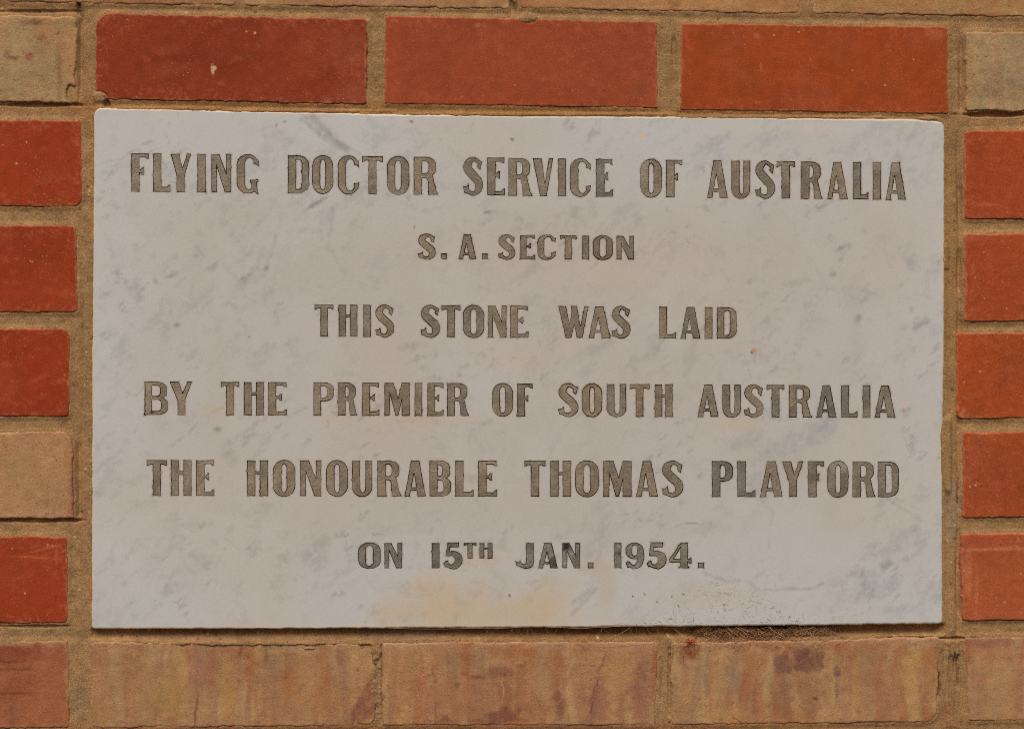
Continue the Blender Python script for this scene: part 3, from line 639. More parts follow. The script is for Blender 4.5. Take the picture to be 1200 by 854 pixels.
# each line: (character, left, right), with baseline and cap heights read at its two ends
LINES = [
 (9.7, (154, 180, 224.5), (1061, 191, 234.3), [('F',154,174.5),('L',179.5,199.5),('Y',200,224),('I',231.5,241),('N',248,271),('G',277.5,303),
   ('D',337.5,362),('O',366,390.5),('C',396,420.5),('T',424.5,448.5),('O',453.5,479.5),('R',485,513),('S',543,566),('E',571,591.5),('R',596,623),('V',624.5,648),('I',654,663),('C',668,692),('E',698.5,718),
   ('O',750.5,775.5),('F',780.5,799.5),('A',829,852.5),('U',857,879),('S',885,908.5),('T',910,931.5),('R',938.5,963.5),('A',969.5,993),('L',999.5,1017.5),('I',1023,1032),('A',1038,1061.5)]),
 (7.6, (490, 274.6, 303.4), (742, 276.8, 304.2), [('S',489.8,510.8),('.',517.3,523.6),('A',537.6,558.2),('.',565.2,571.5),('S',583.8,604.4),('E',609.5,627),('C',630,651),('T',656.2,675.5),('I',682.5,690),('O',695,718),('N',722.7,742.5)]),
 (8.9, (369, 357, 394.3), (863, 360.2, 396.8), [('T',368.9,390.8),('H',396.9,418.8),('I',425.8,434.7),('S',439.8,462.2),('S',493,515.9),('T',517.5,539.2),('O',542.7,567.2),('N',571.9,593.3),('E',598,619),
   ('W',654.5,689.5),('A',690,715.2),('S',716.8,739),('L',772.8,792.2),('A',797.8,820.7),('I',826,834.7),('D',840,863)]),
 (8.9, (170, 447, 485.8), (1049, 451.8, 489.2), [('B',169.6,197),('Y',199,225),('T',259,280.4),('H',286,309),('E',314.6,336.4),('P',367.6,391),('R',396,418.6),('E',424.6,444.6),('M',450.6,480),('I',486,494.6),('E',501,520),('R',524,549.4),
   ('O',577,601),('F',606,624),('S',654,678.4),('O',682,705.6),('U',711,733.6),('T',738,761),('H',767.4,788),('A',818,842),('U',846.6,868),('S',871.6,895),('T',898.4,919),('R',924.6,951),('A',957,980),('L',985.6,1004.6),('I',1011,1019.6),('A',1025,1049)]),
 (9.6, (172, 539, 580.6), (1053, 540.6, 582.2), [('T',172.4,195.4),('H',200.4,224.4),('E',230,251),('H',289.6,314),('O',320,346),('N',352,376.4),('O',382.4,407.6),('U',412.6,436),('R',442.4,470),('A',474.4,499),('B',503.4,528.6),('L',533.6,555),('E',560.4,582.4),
   ('T',614.6,639),('H',645,669),('O',674,701.4),('M',707,740),('A',745.6,771),('S',775.6,801),('P',834.4,858.6),('L',864,885),('A',891,917),('Y',916.6,941),('F',947,965),('O',969.6,994),('R',999,1025.6),('D',1028.6,1053)]),
 (9.0, (420, 636, 665.4), (825, 636, 665.2), [('O',420,446),('N',450.6,471),('1',506,515),('5',519.6,542),('t',543.6,558),('h',562,577),('J',604,626),('A',631,653.6),('N',659,679.4),('.',689,695.4),('1',720,728),('9',733,754.6),('5',757.6,781),('4',784.4,810),('.',818,825)]),
]
ODD = {(0, 0): 'letter F with worn light patches', (4, 24): 'letter O patched with pale filler', (3, 25): 'letter A with chipped left leg', (5, 6): 'letter J with pale worn spots',
       (5, 8): 'letter N with dark hole at its top left', (5, 10): 'digit 1 with pale worn spots', (5, 11): 'digit 9 with rusty rim and white spots', (5, 0): 'dark letter O'}
HOLES, INLAYS = [], []
for li, (S, (xa, ta, ba), (xb, tb, bb), items) in enumerate(LINES):
    for ci, (ch, x0, x1) in enumerate(items):
        f = ((x0 + x1) / 2 - xa) / (xb - xa); top = ta + (tb - ta) * f; bot = ba + (bb - ba) * f
        seed = li * 100 + ci * 7 + 3; rnd = random.Random(seed)
        if ch == '.': top = bot - 6.4
        Sx = S
        if ch in 'th': bot = top + 17.8; Sx = 5.6; ch = ch.upper()
        round_ = ch in 'OCGSU59'
        if round_: top -= 0.7 if ch != 'U' else 0; bot += 0.7
        W, H = x1 - x0, bot - top; st = 0.5; pad = 3
        nx, ny = int((W + 2 * pad) / st) + 1, int((H + 2 * pad) / st) + 1
        gxx, gyy = np.meshgrid(np.arange(nx) * st - pad, np.arange(ny) * st - pad)
        F = glyph(ch, W, H, Sx * rnd.uniform(.95, 1.02), gxx, gyy)
        wob = 0.22 * fbm(gxx, gyy, 9, seed, 3) + 0.16 * fbm(gxx, gyy, 2.5, seed + 1, 2)
        # chipped spots where the cutter slipped
        chip = 0.55 * smooth(0.75, 1.1, fbm(gxx, gyy, 5, seed + 2, 2))
        Fh = F + wob * 0.6 - chip - 0.10
        gap = 0.66 + 0.30 * fbm(gxx, gyy, 14, seed + 5, 2)
        # the filling sits off-centre in its cut
        ox, oy = rnd.uniform(-.25, .25), rnd.uniform(-.05, .3)
        Fi = Fh + np.maximum(gap, 0.25) + 0.12 * fbm(gxx, gyy, 3, seed + 6, 2)
        y_up = lambda L: np.stack([x0 + L[:, 0], bot - L[:, 1]], 1)
        hl = [simplify(y_up(L), 0.07) for L in contours(Fh, -pad, -pad, st)]
        il = [simplify(y_up(L) + np.array([ox * .5, -oy * .5]), 0.07) for L in contours(Fi, -pad, -pad, st)]
        HOLES += hl; INLAYS.append((li, ci, ch, il, seed))

# ------------------------------------------------------------------ marble stone
FACE_Y, CUT = -0.0004, 0.0011
def offset_in(P, r):
    t = np.roll(P, -1, 0) - np.roll(P, 1, 0); n_ = np.stack([-t[:, 1], t[:, 0]], 1); n_ /= np.hypot(n_[:, 0], n_[:, 1])[:, None]
    # smooth the normals so the rim stays even
    for _ in range(2): n_ = (np.roll(n_, 1, 0) + n_ * 2 + np.roll(n_, -1, 0)) / 4
    return P + n_ * r
area = 0.5 * np.sum(PLR[:, 0] * np.roll(PLR[:, 1], -1) - np.roll(PLR[:, 0], -1) * PLR[:, 1])
sgn = 1 if area > 0 else -1
RIM = 2.6
front = offset_in(PLR, sgn * RIM)
pts = [Vector(p) for p in front]; edges = [(i, (i + 1) % len(front)) for i in range(len(front))]
for L in HOLES:
    b0 = len(pts); pts += [Vector(p) for p in L]; edges += [(b0 + i, b0 + (i + 1) % len(L)) for i in range(len(L))]
ncon = len(pts)
g = np.stack(np.meshgrid(np.arange(114, 1101, 2.1), np.arange(134, 731, 2.1)), -1).reshape(-1, 2)
g = g + np.random.RandomState(3).uniform(-.35, .35, g.shape)
hin = evenodd(g[:, 0], g[:, 1], HOLES)
g = g[seg_inside(g[:, 0], g[:, 1], offset_in(PLR, sgn * (RIM + 1.2))) & ~hin]
pts += [Vector(p) for p in g]
vo, eo, fo, vm, _, _ = cdt(pts, edges, [], 0, 1e-5)
vo = np.array([(v.x, v.y) for v in vo]); tri = np.array([f for f in fo if len(f) == 3])
cen = vo[tri].mean(1)
ok = seg_inside(cen[:, 0], cen[:, 1], front) & ~evenodd(cen[:, 0], cen[:, 1], HOLES)
tri = tri[ok]
a, b_, c = vo[tri[:, 0]], vo[tri[:, 1]], vo[tri[:, 2]]
cr = (b_[:, 0] - a[:, 0]) * (c[:, 1] - a[:, 1]) - (b_[:, 1] - a[:, 1]) * (c[:, 0] - a[:, 0])
tri = tri[abs(cr) > 1e-7]; cr = cr[abs(cr) > 1e-7]
# px y runs down: a positive cross product faces away from the camera once mapped to z up
tri[cr > 0] = tri[cr > 0][:, ::-1]
PX = [vo]; YY = [np.full(len(vo), FACE_Y) + 0.00012 * fbm(vo[:, 0], vo[:, 1], 120, 21, 3)]
faces = [tri]; fm = [np.zeros(len(tri), int)]
base = len(vo)
# rim: rounded edge and sides
orig_to_new = {}
for new, olds in enumerate(vm):
    for o_ in olds: orig_to_new[o_] = new
nf_ = len(front); prev = np.array([orig_to_new[i] for i in range(nf_)])
def ring(prev, P, yv, flip, mat):
    global base
    PX.append(P); YY.append(yv if isinstance(yv, np.ndarray) else np.full(len(P), yv)); cur = np.arange(base, base + len(P)); base += len(P)
    pn, cn = np.roll(prev, -1), np.roll(cur, -1)
    f = np.concatenate([np.stack([prev, pn, cn], 1), np.stack([prev, cn, cur], 1)])
    if flip: f = f[:, ::-1]
    faces.append(f); fm.append(np.full(len(f), mat)); return cur
for k in range(1, 7):
    a_ = k / 6 * math.pi / 2
    prev = ring(prev, offset_in(PLR, sgn * RIM * (1 - math.sin(a_))), FACE_Y + RIM * S_MM * (1 - math.cos(a_)), sgn > 0, 0)
prev = ring(prev, PLR.copy(), 0.03, sgn > 0, 0)
# cut walls of each letter and the bed of each cut
off = nf_
floor_loops = []
for L in HOLES:
    ids = np.array([orig_to_new[off + i] for i in range(len(L))]); off += len(L)
    ar = 0.5 * np.sum(L[:, 0] * np.roll(L[:, 1], -1) - np.roll(L[:, 0], -1) * L[:, 1])
    # a cut outline and a counter wind opposite ways already, so one rule serves both
    ring(ids, L.copy(), FACE_Y + CUT, False, 1)
P = np.concatenate(PX); yv = np.concatenate(YY)
X, Y = P[:, 0], P[:, 1]
col = np.tile(lin((172, 166, 157)), (len(X), 1))
def ms(*a, **k): stain(col, X, Y, *a, seed=int(a[0] + a[1] * 3), **k)
# broad tone: cooler towards the margins, warmer in the middle
edge = np.clip(-plaque_sdf(X, Y), 0, 200)
cool = np.clip((1 - smooth(5, 150, edge + 45 * fbm(X, Y, 140, 61, 3))) * 0.8 + 0.25 * smooth(-.1, .6, fbm(X, Y, 110, 66, 3)), 0, .95)[:, None]
col = col * (1 - cool) + lin((177, 175, 171))[None] * cool
warm = smooth(0.1, 1.0, fbm(X, Y, 150, 62, 3))[:, None] * 0.45; col = col * (1 - warm) + lin((176, 166, 152))[None] * warm
pale = smooth(0.2, 1.0, fbm(X, Y, 90, 64, 4))[:, None] * 0.3; col = col * (1 - pale) + lin((180, 176, 170))[None] * pale
# clouds of fine grey fleck, stretched along the bedding that climbs to the right
ca, sa = math.cos(math.radians(-38)), math.sin(math.radians(-38))
U_, V_ = X * ca + Y * sa, -X * sa + Y * ca
zone = smooth(-0.35, 0.45, fbm(X, Y, 130, 71, 3))
fl = smooth(0.10, 0.65, fbm(U_ * 0.55, V_, 15, 72, 6, 0.74)) * zone
col = col * (1 - 0.34 * fl[:, None]) + lin((142, 142, 142))[None] * 0.34 * fl[:, None]
fl = smooth(0.3, 0.85, fbm(U_ * 0.5, V_, 9, 75, 5, 0.7)) * smooth(-0.1, 0.5, fbm(X, Y, 70, 76, 3))
col = col * (1 - 0.45 * fl[:, None]) + lin((126, 126, 126))[None] * 0.45 * fl[:, None]
GY, GB = (138, 136, 132), (144, 145, 146)
for a in ((368, 146, 24, 7, 50, .55), (395, 166, 20, 6, 40, .45), (372, 238, 12, 2.6, -32, .85), (572, 249, 8, 3, -8, .75), (680, 252, 18, 12, -20, .4), (745, 262, 14, 10, -40, .35),
          (205, 320, 14, 4, -20, .5), (250, 312, 16, 4, -25, .4), (287, 327, 12, 4, -40, .6), (312, 314, 9, 3, -50, .5), (207, 381, 5, 4, 0, .7), (164, 350, 5, 9, 30, .35), (125, 345, 12, 4, -15, .4),
          (255, 503, 5, 4, 0, .85), (300, 420, 14, 12, -30, .3), (342, 408, 10, 12, -20, .35), (128, 392, 10, 5, 0, .4), (270, 530, 10, 14, -20, .35), (570, 496, 10, 4, -10, .4), (300, 600, 16, 10, -20, .3),
          (330, 655, 12, 9, -30, .35), (235, 655, 12, 9, 10, .3), (200, 690, 14, 7, -40, .3), (370, 640, 26, 12, -35, .3), (460, 360, 20, 14, 0, .25), (480, 405, 18, 6, -10, .4), (440, 330, 18, 10, -20, .3),
          (988, 290, 10, 5, -25, .6), (975, 322, 9, 5, -15, .45), (1000, 345, 14, 16, 30, .3), (1005, 375, 7, 6, 60, .5), (898, 255, 6, 5, 30, .5), (890, 278, 8, 6, 0, .35), (1065, 305, 7, 18, -40, .45),
          (1055, 335, 7, 4, -50, .45), (900, 375, 9, 5, -40, .45), (890, 420, 12, 8, -20, .4), (870, 420, 5, 8, -30, .35), (1068, 362, 3, 4, 0, .6), (1005, 418, 6, 12, 20, .5), (1050, 420, 8, 10, 40, .35),
          (925, 432, 4, 3, 0, .5), (930, 515, 46, 16, -30, .38), (965, 505, 26, 12, -45, .45), (870, 520, 24, 10, -20, .3), (1068, 528, 6, 3, -20, .5), (905, 485, 18, 10, 10, .3), (800, 460, 22, 12, -20, .22),
          (1035, 665, 16, 6, -35, .55), (1066, 652, 16, 4, -30, .55), (1005, 672, 8, 14, 50, .5), (1040, 690, 18, 7, -40, .45), (1015, 685, 26, 14, -10, .35), (990, 700, 20, 10, 0, .35), (1076, 635, 6, 3, 0, .5),
          (1045, 715, 20, 8, 0, .35), (970, 712, 20, 6, 0, .3), (1035, 150, 14, 18, 0, .45), (1010, 160, 20, 6, -30, .3), (900, 165, 26, 7, -30, .4), (840, 165, 26, 6, -35, .3), (830, 620, 24, 10, -10, .28),
          (700, 620, 26, 12, -10, .3), (560, 640, 24, 10, 0, .25), (680, 700, 22, 5, -38, .5), (690, 650, 12, 14, 0, .3), (580, 705, 14, 6, -60, .3), (160, 300, 8, 14, 0, .2), (480, 180, 30, 6, -30, .3),
          (620, 320, 26, 6, -20, .3), (560, 560, 12, 6, 0, .25), (330, 160, 40, 8, 20, .25), (150, 190, 30, 6, -20, .28), (450, 620, 40, 8, 0, .2), (760, 415, 26, 10, -60, .28), (690, 412, 22, 8, -20, .3)):
    ms(a[0], a[1], a[2], a[3], GB if a[0] > 860 else GY, min(1, a[5] * 1.15), ang=a[4], soft=.85, wob=.7, sc=12, mott=.6)
for a in ((372, 238, 13, 1.8, -32, .7), (366, 241, 5, 2, -32, .6), (380, 150, 26, 5, 48, .45), (400, 172, 14, 6, 30, .4), (572, 249, 7, 2, -8, .6), (255, 503, 4, 3, 0, .7), (283, 327, 5, 2, -30, .6), (312, 316, 6, 2, -60, .5),
          (207, 381, 3.5, 2.5, 0, .6), (200, 324, 7, 1.8, -20, .5), (1006, 372, 4, 4, 0, .6), (985, 291, 8, 2.5, -30, .6), (975, 322, 5, 3, -20, .5), (1040, 662, 7, 4, -20, .5), (1010, 672, 3, 9, 20, .45), (300, 478, 18, 3, -50, .0)):
    ms(a[0], a[1], a[2], a[3], (122, 121, 118), a[5], ang=a[4], soft=.8, wob=.5, sc=8)
VE = (130, 128, 124)
for p_, w_, al in (([(825, 672), (850, 680), (872, 678), (884, 690), (930, 690), (965, 685)], 3.0, .5), ([(200, 522), (220, 508), (240, 486), (262, 478)], 2.0, .5), ([(790, 616), (835, 612)], 1.5, .75),
                   ([(440, 700), (560, 700)], 2, .1), ([(112, 195), (135, 188), (165, 175)], 2.5, .45), ([(355, 140), (378, 160), (395, 168), (420, 178)], 4, .5), ([(330, 250), (318, 300), (300, 330)], 3, .25),
                   ([(390, 245), (385, 290), (405, 320)], 3, .3), ([(160, 463), (172, 452)], 2.0, .6), ([(148, 458), (160, 462)], 2.0, .5), ([(402, 629), (408, 624)], 1.5, .95), ([(330, 490), (360, 478)], 2, .3),
                   ([(760, 440), (800, 420), (830, 380)], 3, .2), ([(870, 560), (905, 600), (900, 640)], 3, .22), ([(1030, 580), (1080, 610)], 3, .2), ([(640, 545), (660, 500), (700, 470)], 3, .2), ([(670, 720), (700, 690)], 3, .5)):
    streak(col, X, Y, p_, w_, VE, al, seed=int(p_[0][0]))
# ochre bloom along the foot of the stone, and other stains
ms(525, 712, 84, 38, (180, 158, 122), .5, soft=1, wob=.3, sc=40); ms(600, 724, 130, 20, (178, 160, 130), .45, soft=1, wob=.3, sc=40); ms(505, 690, 28, 14, (186, 156, 114), .36, soft=.9, wob=.8, sc=26); ms(566, 690, 18, 14, (186, 156, 114), .34, soft=.9, wob=.8, sc=26)
ms(520, 715, 46, 18, (186, 160, 120), .3, soft=.9); ms(640, 708, 48, 30, (180, 160, 128), .62, soft=.9, wob=.5, sc=30); ms(710, 690, 14, 36, (172, 154, 132), .45, soft=.8); ms(690, 664, 26, 10, (172, 154, 132), .45, soft=.9)
ms(455, 720, 24, 18, (180, 164, 138), .4); ms(560, 655, 40, 12, (184, 164, 138), .4, soft=.9); ms(600, 420, 60, 16, (182, 164, 140), .25, soft=.9); ms(560, 395, 50, 8, (182, 162, 138), .2, soft=.9); ms(660, 395, 40, 14, (182, 164, 142), .2, soft=.9)
ms(395, 490, 20, 6, (184, 158, 128), .3, soft=.9); ms(260, 480, 24, 8, (182, 160, 130), .35, soft=.9); ms(860, 495, 40, 10, (180, 162, 136), .4, soft=.9); ms(500, 492, 60, 8, (182, 160, 132), .4, soft=.9)
ms(960, 150, 160, 10, (182, 178, 170), .4, soft=.9); ms(640, 300, 200, 60, (178, 164, 146), .25, soft=.9); ms(830, 700, 90, 22, (176, 164, 150), .5, soft=.9, sc=14)
ms(883, 411, 4, 3, (180, 110, 70), .8); ms(881, 413, 1.4, 1.4, (90, 50, 36), .9, wob=0); ms(600, 164, 1.6, 2.2, (120, 84, 44), .95, wob=.3, sc=4); ms(482, 143, 2, 1.6, (120, 76, 52), .9, wob=.3, sc=4)
ms(485, 267, 1.4, 1.4, (90, 78, 66), .9, wob=0); ms(597, 697, 1.6, 2.6, (90, 78, 66), .9, ang=-40); ms(752, 160, 3, 5, (196, 168, 120), .6); ms(293, 395, 1.6, 1.6, (120, 100, 84), .8); ms(334, 143, 3, 2, (130, 110, 90), .7); ms(324, 147, 1.5, 1.5, (110, 90, 70), .7)
ms(737, 290, 1.5, 1.5, (120, 110, 100), .8); ms(352, 324, 1.6, 1, (110, 100, 90), .8); ms(1059, 481, 3, 2.2, (180, 120, 84), .6)
col = col * np.array([1.21, 1.23, 1.245])[None]
# uneven cream lip around the edge of the marble
e = (1 - smooth(0.0, 3.4, edge + 1.4 * fbm(X, Y, 12, 91, 3)))[:, None] * 0.6
col = col * (1 - e) + lin((206, 186, 152))[None] * e
# iron stain crept a hair beyond each cut
for L in HOLES:
    m = np.nonzero((X > L[:, 0].min() - 3) & (X < L[:, 0].max() + 3) & (Y > L[:, 1].min() - 3) & (Y < L[:, 1].max() + 3))[0]
    if len(m) == 0: continue
    dd = np.sqrt(((X[m][:, None] - L[None, :, 0]) ** 2 + (Y[m][:, None] - L[None, :, 1]) ** 2).min(1))
    wv = (1 - smooth(0.0, 1.6, dd)) * (0.42 + 0.4 * np.clip(fbm(X[m], Y[m], 24, 95, 3), -.6, 1))
    col[m] = col[m] * (1 - wv[:, None]) + lin((120, 92, 66))[None] * wv[:, None]
wx, wz = wall(X, Y)
V = np.stack([wx, yv, wz], 1); Fc = np.concatenate(faces); FM = np.concatenate(fm)
plaque = mesh_obj('marble_plaque', V, Fc, [M_MARBLE, M_GROOVE], None, col, smoothf=True, face_mats=FM)
plaque['label'] = 'white marble foundation stone with six lines of grey inlaid capitals'
plaque['category'] = 'plaque'
plaque.data.set_sharp_from_angle(angle=math.radians(50))

# the bed behind the letters (one part: the stained bottom of all the cuts)
bx, bz = wall(np.array([120, 1095, 1095, 120.0]), np.array([150, 150, 720, 720.0]))
nb = 40
U2, V2 = np.meshgrid(np.linspace(0, 1, nb), np.linspace(0, 1, nb))
Xb, Yb = 122 + U2.ravel() * 970, 150 + V2.ravel() * 560
wx, wz = wall(Xb, Yb); idx = np.arange(nb * nb).reshape(nb, nb)
q = np.stack([idx[:-1, :-1], idx[1:, :-1], idx[1:, 1:], idx[:-1, 1:]], -1).reshape(-1, 4)
bed = mesh_obj('cut_bed', np.stack([wx, np.full(nb * nb, FACE_Y + CUT - 0.00004), wz], 1), q, [M_GROOVE], plaque)

for li, ci, ch, loops, seed in INLAYS:
    rnd = random.Random(seed + 1)
    loops = [L for L in loops if len(L) > 4]
    pts, edges = [], []
    for L in loops:
        b0 = len(pts); pts += [Vector(p) for p in L]; edges += [(b0 + i, b0 + (i + 1) % len(L)) for i in range(len(L))]
    allp = np.array([(p.x, p.y) for p in pts])
    g = np.stack(np.meshgrid(np.arange(allp[:, 0].min() + 1, allp[:, 0].max(), 1.7), np.arange(allp[:, 1].min() + 1, allp[:, 1].max(), 1.7)), -1).reshape(-1, 2)
    g = g[evenodd(g[:, 0], g[:, 1], loops)]
    if len(g):
        dmin = np.sqrt(((g[:, None] - allp[None]) ** 2).sum(-1)).min(1); g = g[dmin > 0.5]
    pts += [Vector(p) for p in g]
    vo, _, fo, vm, _, _ = cdt(pts, edges, [], 0, 1e-5)
    vo = np.array([(v.x, v.y) for v in vo]); tri = np.array([f for f in fo if len(f) == 3])
    cen = vo[tri].mean(1); tri = tri[evenodd(cen[:, 0], cen[:, 1], loops)]
    a, b_, c = vo[tri[:, 0]], vo[tri[:, 1]], vo[tri[:, 2]]
    cr = (b_[:, 0] - a[:, 0]) * (c[:, 1] - a[:, 1]) - (b_[:, 1] - a[:, 1]) * (c[:, 0] - a[:, 0])
    tri[cr > 0] = tri[cr > 0][:, ::-1]
    mp = {}
    for new, olds in enumerate(vm):
        for o_ in olds: mp[o_] = new
    depth = FACE_Y + rnd.uniform(0.00022, 0.00055) + (0.0003 if (li, ci) in ((5, 0), (5, 8), (5, 10), (5, 11)) else 0)
    tx, ty_ = rnd.uniform(-1, 1) * 4e-6, rnd.uniform(-1, 1) * 3e-6
    cx, cy = vo[:, 0].mean(), vo[:, 1].mean()
    yv = depth + tx * (vo[:, 0] - cx) + ty_ * (vo[:, 1] - cy) + 0.00016 * fbm(vo[:, 0], vo[:, 1], 7, seed, 4, 0.65)
    P = [vo]; Ys = [yv]; Fs = [tri]; base = len(vo); o_ = 0
    for L in loops:
        ids = np.array([mp[o_ + i] for i in range(len(L))]); o_ += len(L); cur = np.arange(base, base + len(L)); base += len(L)
        P.append(L); Ys.append(np.full(len(L), FACE_Y + CUT - 0.00002)); pn, cn = np.roll(ids, -1), np.roll(cur, -1)
        Fs.append(np.concatenate([np.stack([ids, cn, pn], 1), np.stack([ids, cur, cn], 1)]))
    P = np.concatenate(P); yv = np.concatenate(Ys); X, Y = P[:, 0], P[:, 1]
    tone = rnd.choice(((112, 102, 88), (116, 106, 90), (108, 100, 88), (120, 108, 90)))
    if li == 5: tone = (102, 96, 88) if ci < 6 else (108, 102, 92)
    if (li, ci) in ((0, 18), (3, 24), (3, 25), (3, 26), (4, 19), (4, 20)): tone = (104, 98, 90)
    col = np.tile(lin(tone) * 1.22, (len(X), 1))
    col *= (1.05 + 0.30 * fbm(X, Y, 16, seed + 9, 4, 0.65))[:, None]
    k = smooth(0.1, 0.9, fbm(X, Y, 13, seed + 12, 3))[:, None] * 0.4
    col = col * (1 - k) + lin(rnd.choice(((142, 124, 92), (138, 126, 106), (100, 94, 86))))[None] * k
    if (li, ci) in ((5, 6), (5, 8), (5, 10), (5, 11), (5, 12)):
        k = smooth(0.35, 0.7, fbm(X, Y, 5, seed + 15, 3, 0.7))[:, None] * (.75 if ci != 12 else .3); col = col * (1 - k) + lin((150, 144, 136))[None] * k
        k = smooth(0.45, 0.75, fbm(X, Y, 6, seed + 19, 3, 0.7))[:, None] * (.8 if ci != 12 else .3); col = col * (1 - k) + lin((66, 58, 50))[None] * k
    if (li, ci) == (5, 8): stain(col, X, Y, 664, 640, 4.5, 4, (38, 32, 28), .95, wob=.2)
    if (li, ci) == (5, 7): stain(col, X, Y, 649, 658, 6, 8, (60, 58, 46), .8); stain(col, X, Y, 640, 652, 4, 6, (134, 130, 114), .7)
    if (li, ci) == (4, 24): stain(col, X, Y, 984, 546, 15, 9, (142, 134, 122), .85, soft=.3, wob=.2)
    if (li, ci) == (3, 25): stain(col, X, Y, 964, 468, 3, 8, (150, 144, 134), .8)
    if (li, ci) == (3, 0): stain(col, X, Y, 178, 483, 3, 3, (60, 44, 24), .9)
    wx, wz = wall(X, Y)
    nm = 'full_stop' if ch == '.' else ('digit' if ch.isdigit() else 'letter')
    o = mesh_obj(nm, np.stack([wx, yv, wz], 1), np.concatenate(Fs), [M_LEAD], plaque, col, smoothf=False)
    if (li, ci) in ODD: o['label'] = ODD[(li, ci)]

# ------------------------------------------------------------------ dusty cobweb in the joint below the stone
class Tubes:
    def __init__(s): s.v, s.f, s.c = [], [], []
    def add(s, P, r, rgb):
        P = np.array(P, float); n_ = len(P); b0 = len(s.v); c = tuple(lin(rgb))
        for i, p in enumerate(P):
            t = P[min(i + 1, n_ - 1)] - P[max(i - 1, 0)]; t /= np.linalg.norm(t) + 1e-12
            a = np.cross(t, (0.3, 1, 0.2)); a /= np.linalg.norm(a) + 1e-12; b_ = np.cross(t, a)
            for k in range(3):
                an = k * 2.094; s.v.append(p + (a * math.cos(an) + b_ * math.sin(an)) * r * (0.5 if i in (0, n_ - 1) else 1)); s.c.append(c)
            if i:
                q0 = b0 + (i - 1) * 3; q1 = b0 + i * 3
                for k in range(3): s.f.append((q0 + k, q0 + (k + 1) % 3, q1 + (k + 1) % 3, q1 + k))
def w3(px, py, y):
    a, b_ = wall(np.array([px]), np.array([py])); return np.array([a[0], y, b_[0]])
rr = random.Random(11)
def thread(tb, x0, y0, d0, x1, y1, d1, sag, r, rgb, n=7):
    a, b_ = w3(x0, y0, d0), w3(x1, y1, d1); P = []
    for i in range(n):
        t = i / (n - 1); p = a * (1 - t) + b_ * t; j = math.sin(t * math.pi)
        P.append(p + np.array([rr.gauss(0, .00025), rr.gauss(0, .0002), -sag * j + rr.gauss(0, .00025)]))
    tb.add(P, r, rgb)
web = Tubes()
for i in range(520):
    x = 812 + (rr.random() ** 0.9) * 160
    L = rr.uniform(6, 28); a = rr.uniform(-0.9, 0.9)
    y0 = rr.uniform(733, 742); y1 = y0 + rr.uniform(4, 15)
    thread(web, x, y0, rr.uniform(.0002, .005), x + L * math.cos(a) * rr.choice((-1, 1)), min(y1, 752), rr.uniform(-.0005, .006), rr.uniform(-.0005, .0015), rr.uniform(.00008, .00017),
           rr.choice(((176, 136, 96), (150, 110, 74), (130, 90, 60), (196, 160, 122), (112, 72, 50))))
for i in range(260):                                            # frayed fluff over the top edge of the bricks
    x = rr.uniform(786, 1000); y0 = rr.uniform(748, 757)
    thread(web, x, y0, -.0012, x + rr.uniform(-9, 9), y0 + rr.uniform(-5, 5), -.0014, 0, .0001, rr.choice(((190, 150, 112), (170, 120, 84), (204, 170, 134))), 5)
for i in range(70):
    x = rr.uniform(560, 1050)
    thread(web, x, 735, -.0002, x + rr.uniform(-14, 14), rr.uniform(745, 752), .0015, .0006, .00006, (170, 136, 100), 6)
for (xa, ya, xb, yb) in ((712, 748, 738, 735), (700, 757, 770, 752), (790, 736, 812, 752), (640, 735, 740, 733), (440, 735, 620, 735)):
    thread(web, xa, ya, -.0006, xb, yb, -.0007, .0008, .0001, (196, 164, 124), 10)
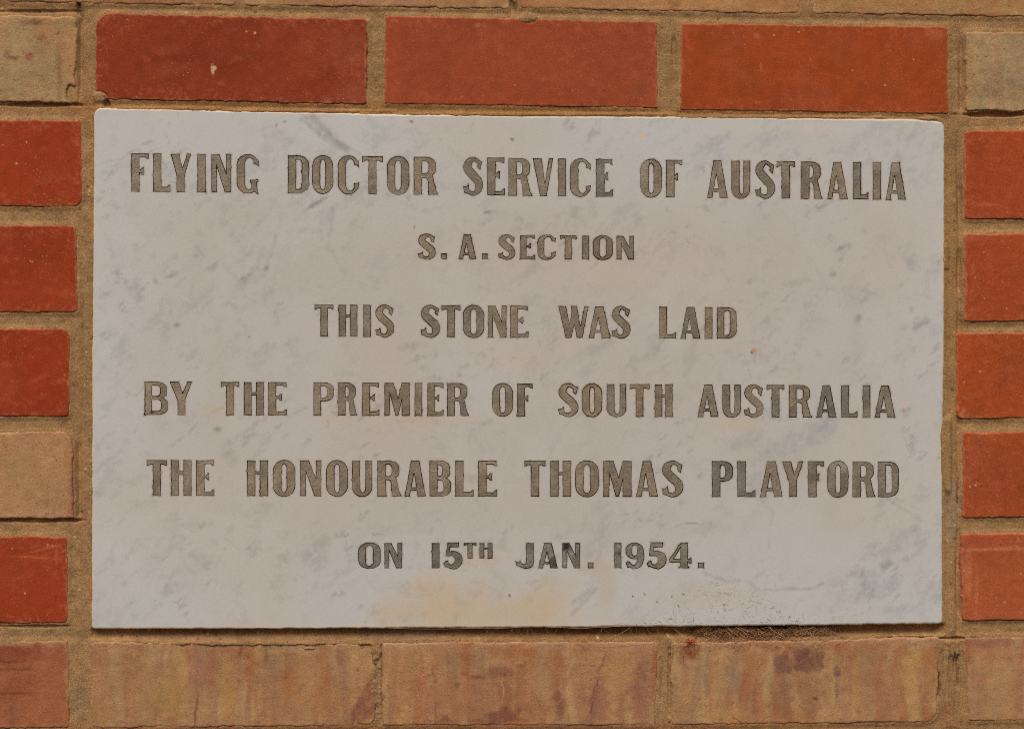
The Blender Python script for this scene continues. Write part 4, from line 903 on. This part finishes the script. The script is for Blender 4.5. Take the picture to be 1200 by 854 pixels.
def web_obj(name, tb, parent=None): return mesh_obj(name, np.array(tb.v), [tuple(f) for f in tb.f], [M_WEB], parent, np.array(tb.c))
cob = web_obj('cobweb', web)
cob['label'] = 'brown dusty cobweb stretched along the joint below the marble'
cob['category'] = 'cobweb'
dirt = Tubes()
for i in range(420):                                            # hairs and dirt the web has left on the foot of the stone
    x = rr.gauss(850, 62); top = 733 - 52 * math.exp(-((x - 850) / 75) ** 2)
    y0 = 733 - (733 - top) * rr.random() ** 1.6
    L = rr.uniform(1.0, 5.5) if rr.random() < .75 else rr.uniform(6, 13); a = rr.uniform(0, 6.28)
    x2, y2 = x + L * math.cos(a), y0 + L * math.sin(a) * .7
    if y2 > 733 or y0 > 733: continue
    dy = FACE_Y - 0.00016
    thread(dirt, x, y0, dy, x2, y2, dy, 0, rr.uniform(.00004, .00008), rr.choice(((156, 140, 124), (140, 122, 104), (162, 146, 126), (122, 104, 86))), 4)
for (x, y0) in ((742, 698), (755, 695), (769, 704), (795, 709), (788, 698), (785, 724), (812, 725), (848, 709), (913, 716), (925, 722), (934, 727), (904, 712), (800, 696)):
    for k in range(4):
        a = rr.uniform(0, 6.28); thread(dirt, x + rr.uniform(-1, 1), y0 + rr.uniform(-1, 1), FACE_Y - .0003, x + 2.6 * math.cos(a), y0 + 2.2 * math.sin(a), FACE_Y - .0003, 0, .00011, (98, 80, 64), 3)
d_o = web_obj('trapped_dirt', dirt, cob); d_o['kind'] = 'stuff'
tuft = Tubes()
for i in range(90):
    a = rr.uniform(0, 6.28); L = abs(rr.gauss(0, 4.5)) + 1
    cx, cy = (808, 751) if rr.random() < .55 else (rr.uniform(796, 816), rr.uniform(754, 768))
    thread(tuft, cx, cy, -.0018 - rr.random() * .0015, cx + L * math.cos(a), cy + L * math.sin(a), -.0012 - rr.random() * .001, 0, rr.uniform(.0001, .00026), rr.choice(((190, 92, 44), (170, 84, 48), (150, 80, 52), (214, 120, 60), (120, 62, 40))), 4)
t_o = web_obj('debris_tuft', tuft)
t_o['label'] = 'small rusty orange tuft of debris caught below the cobweb'
t_o['category'] = 'debris'
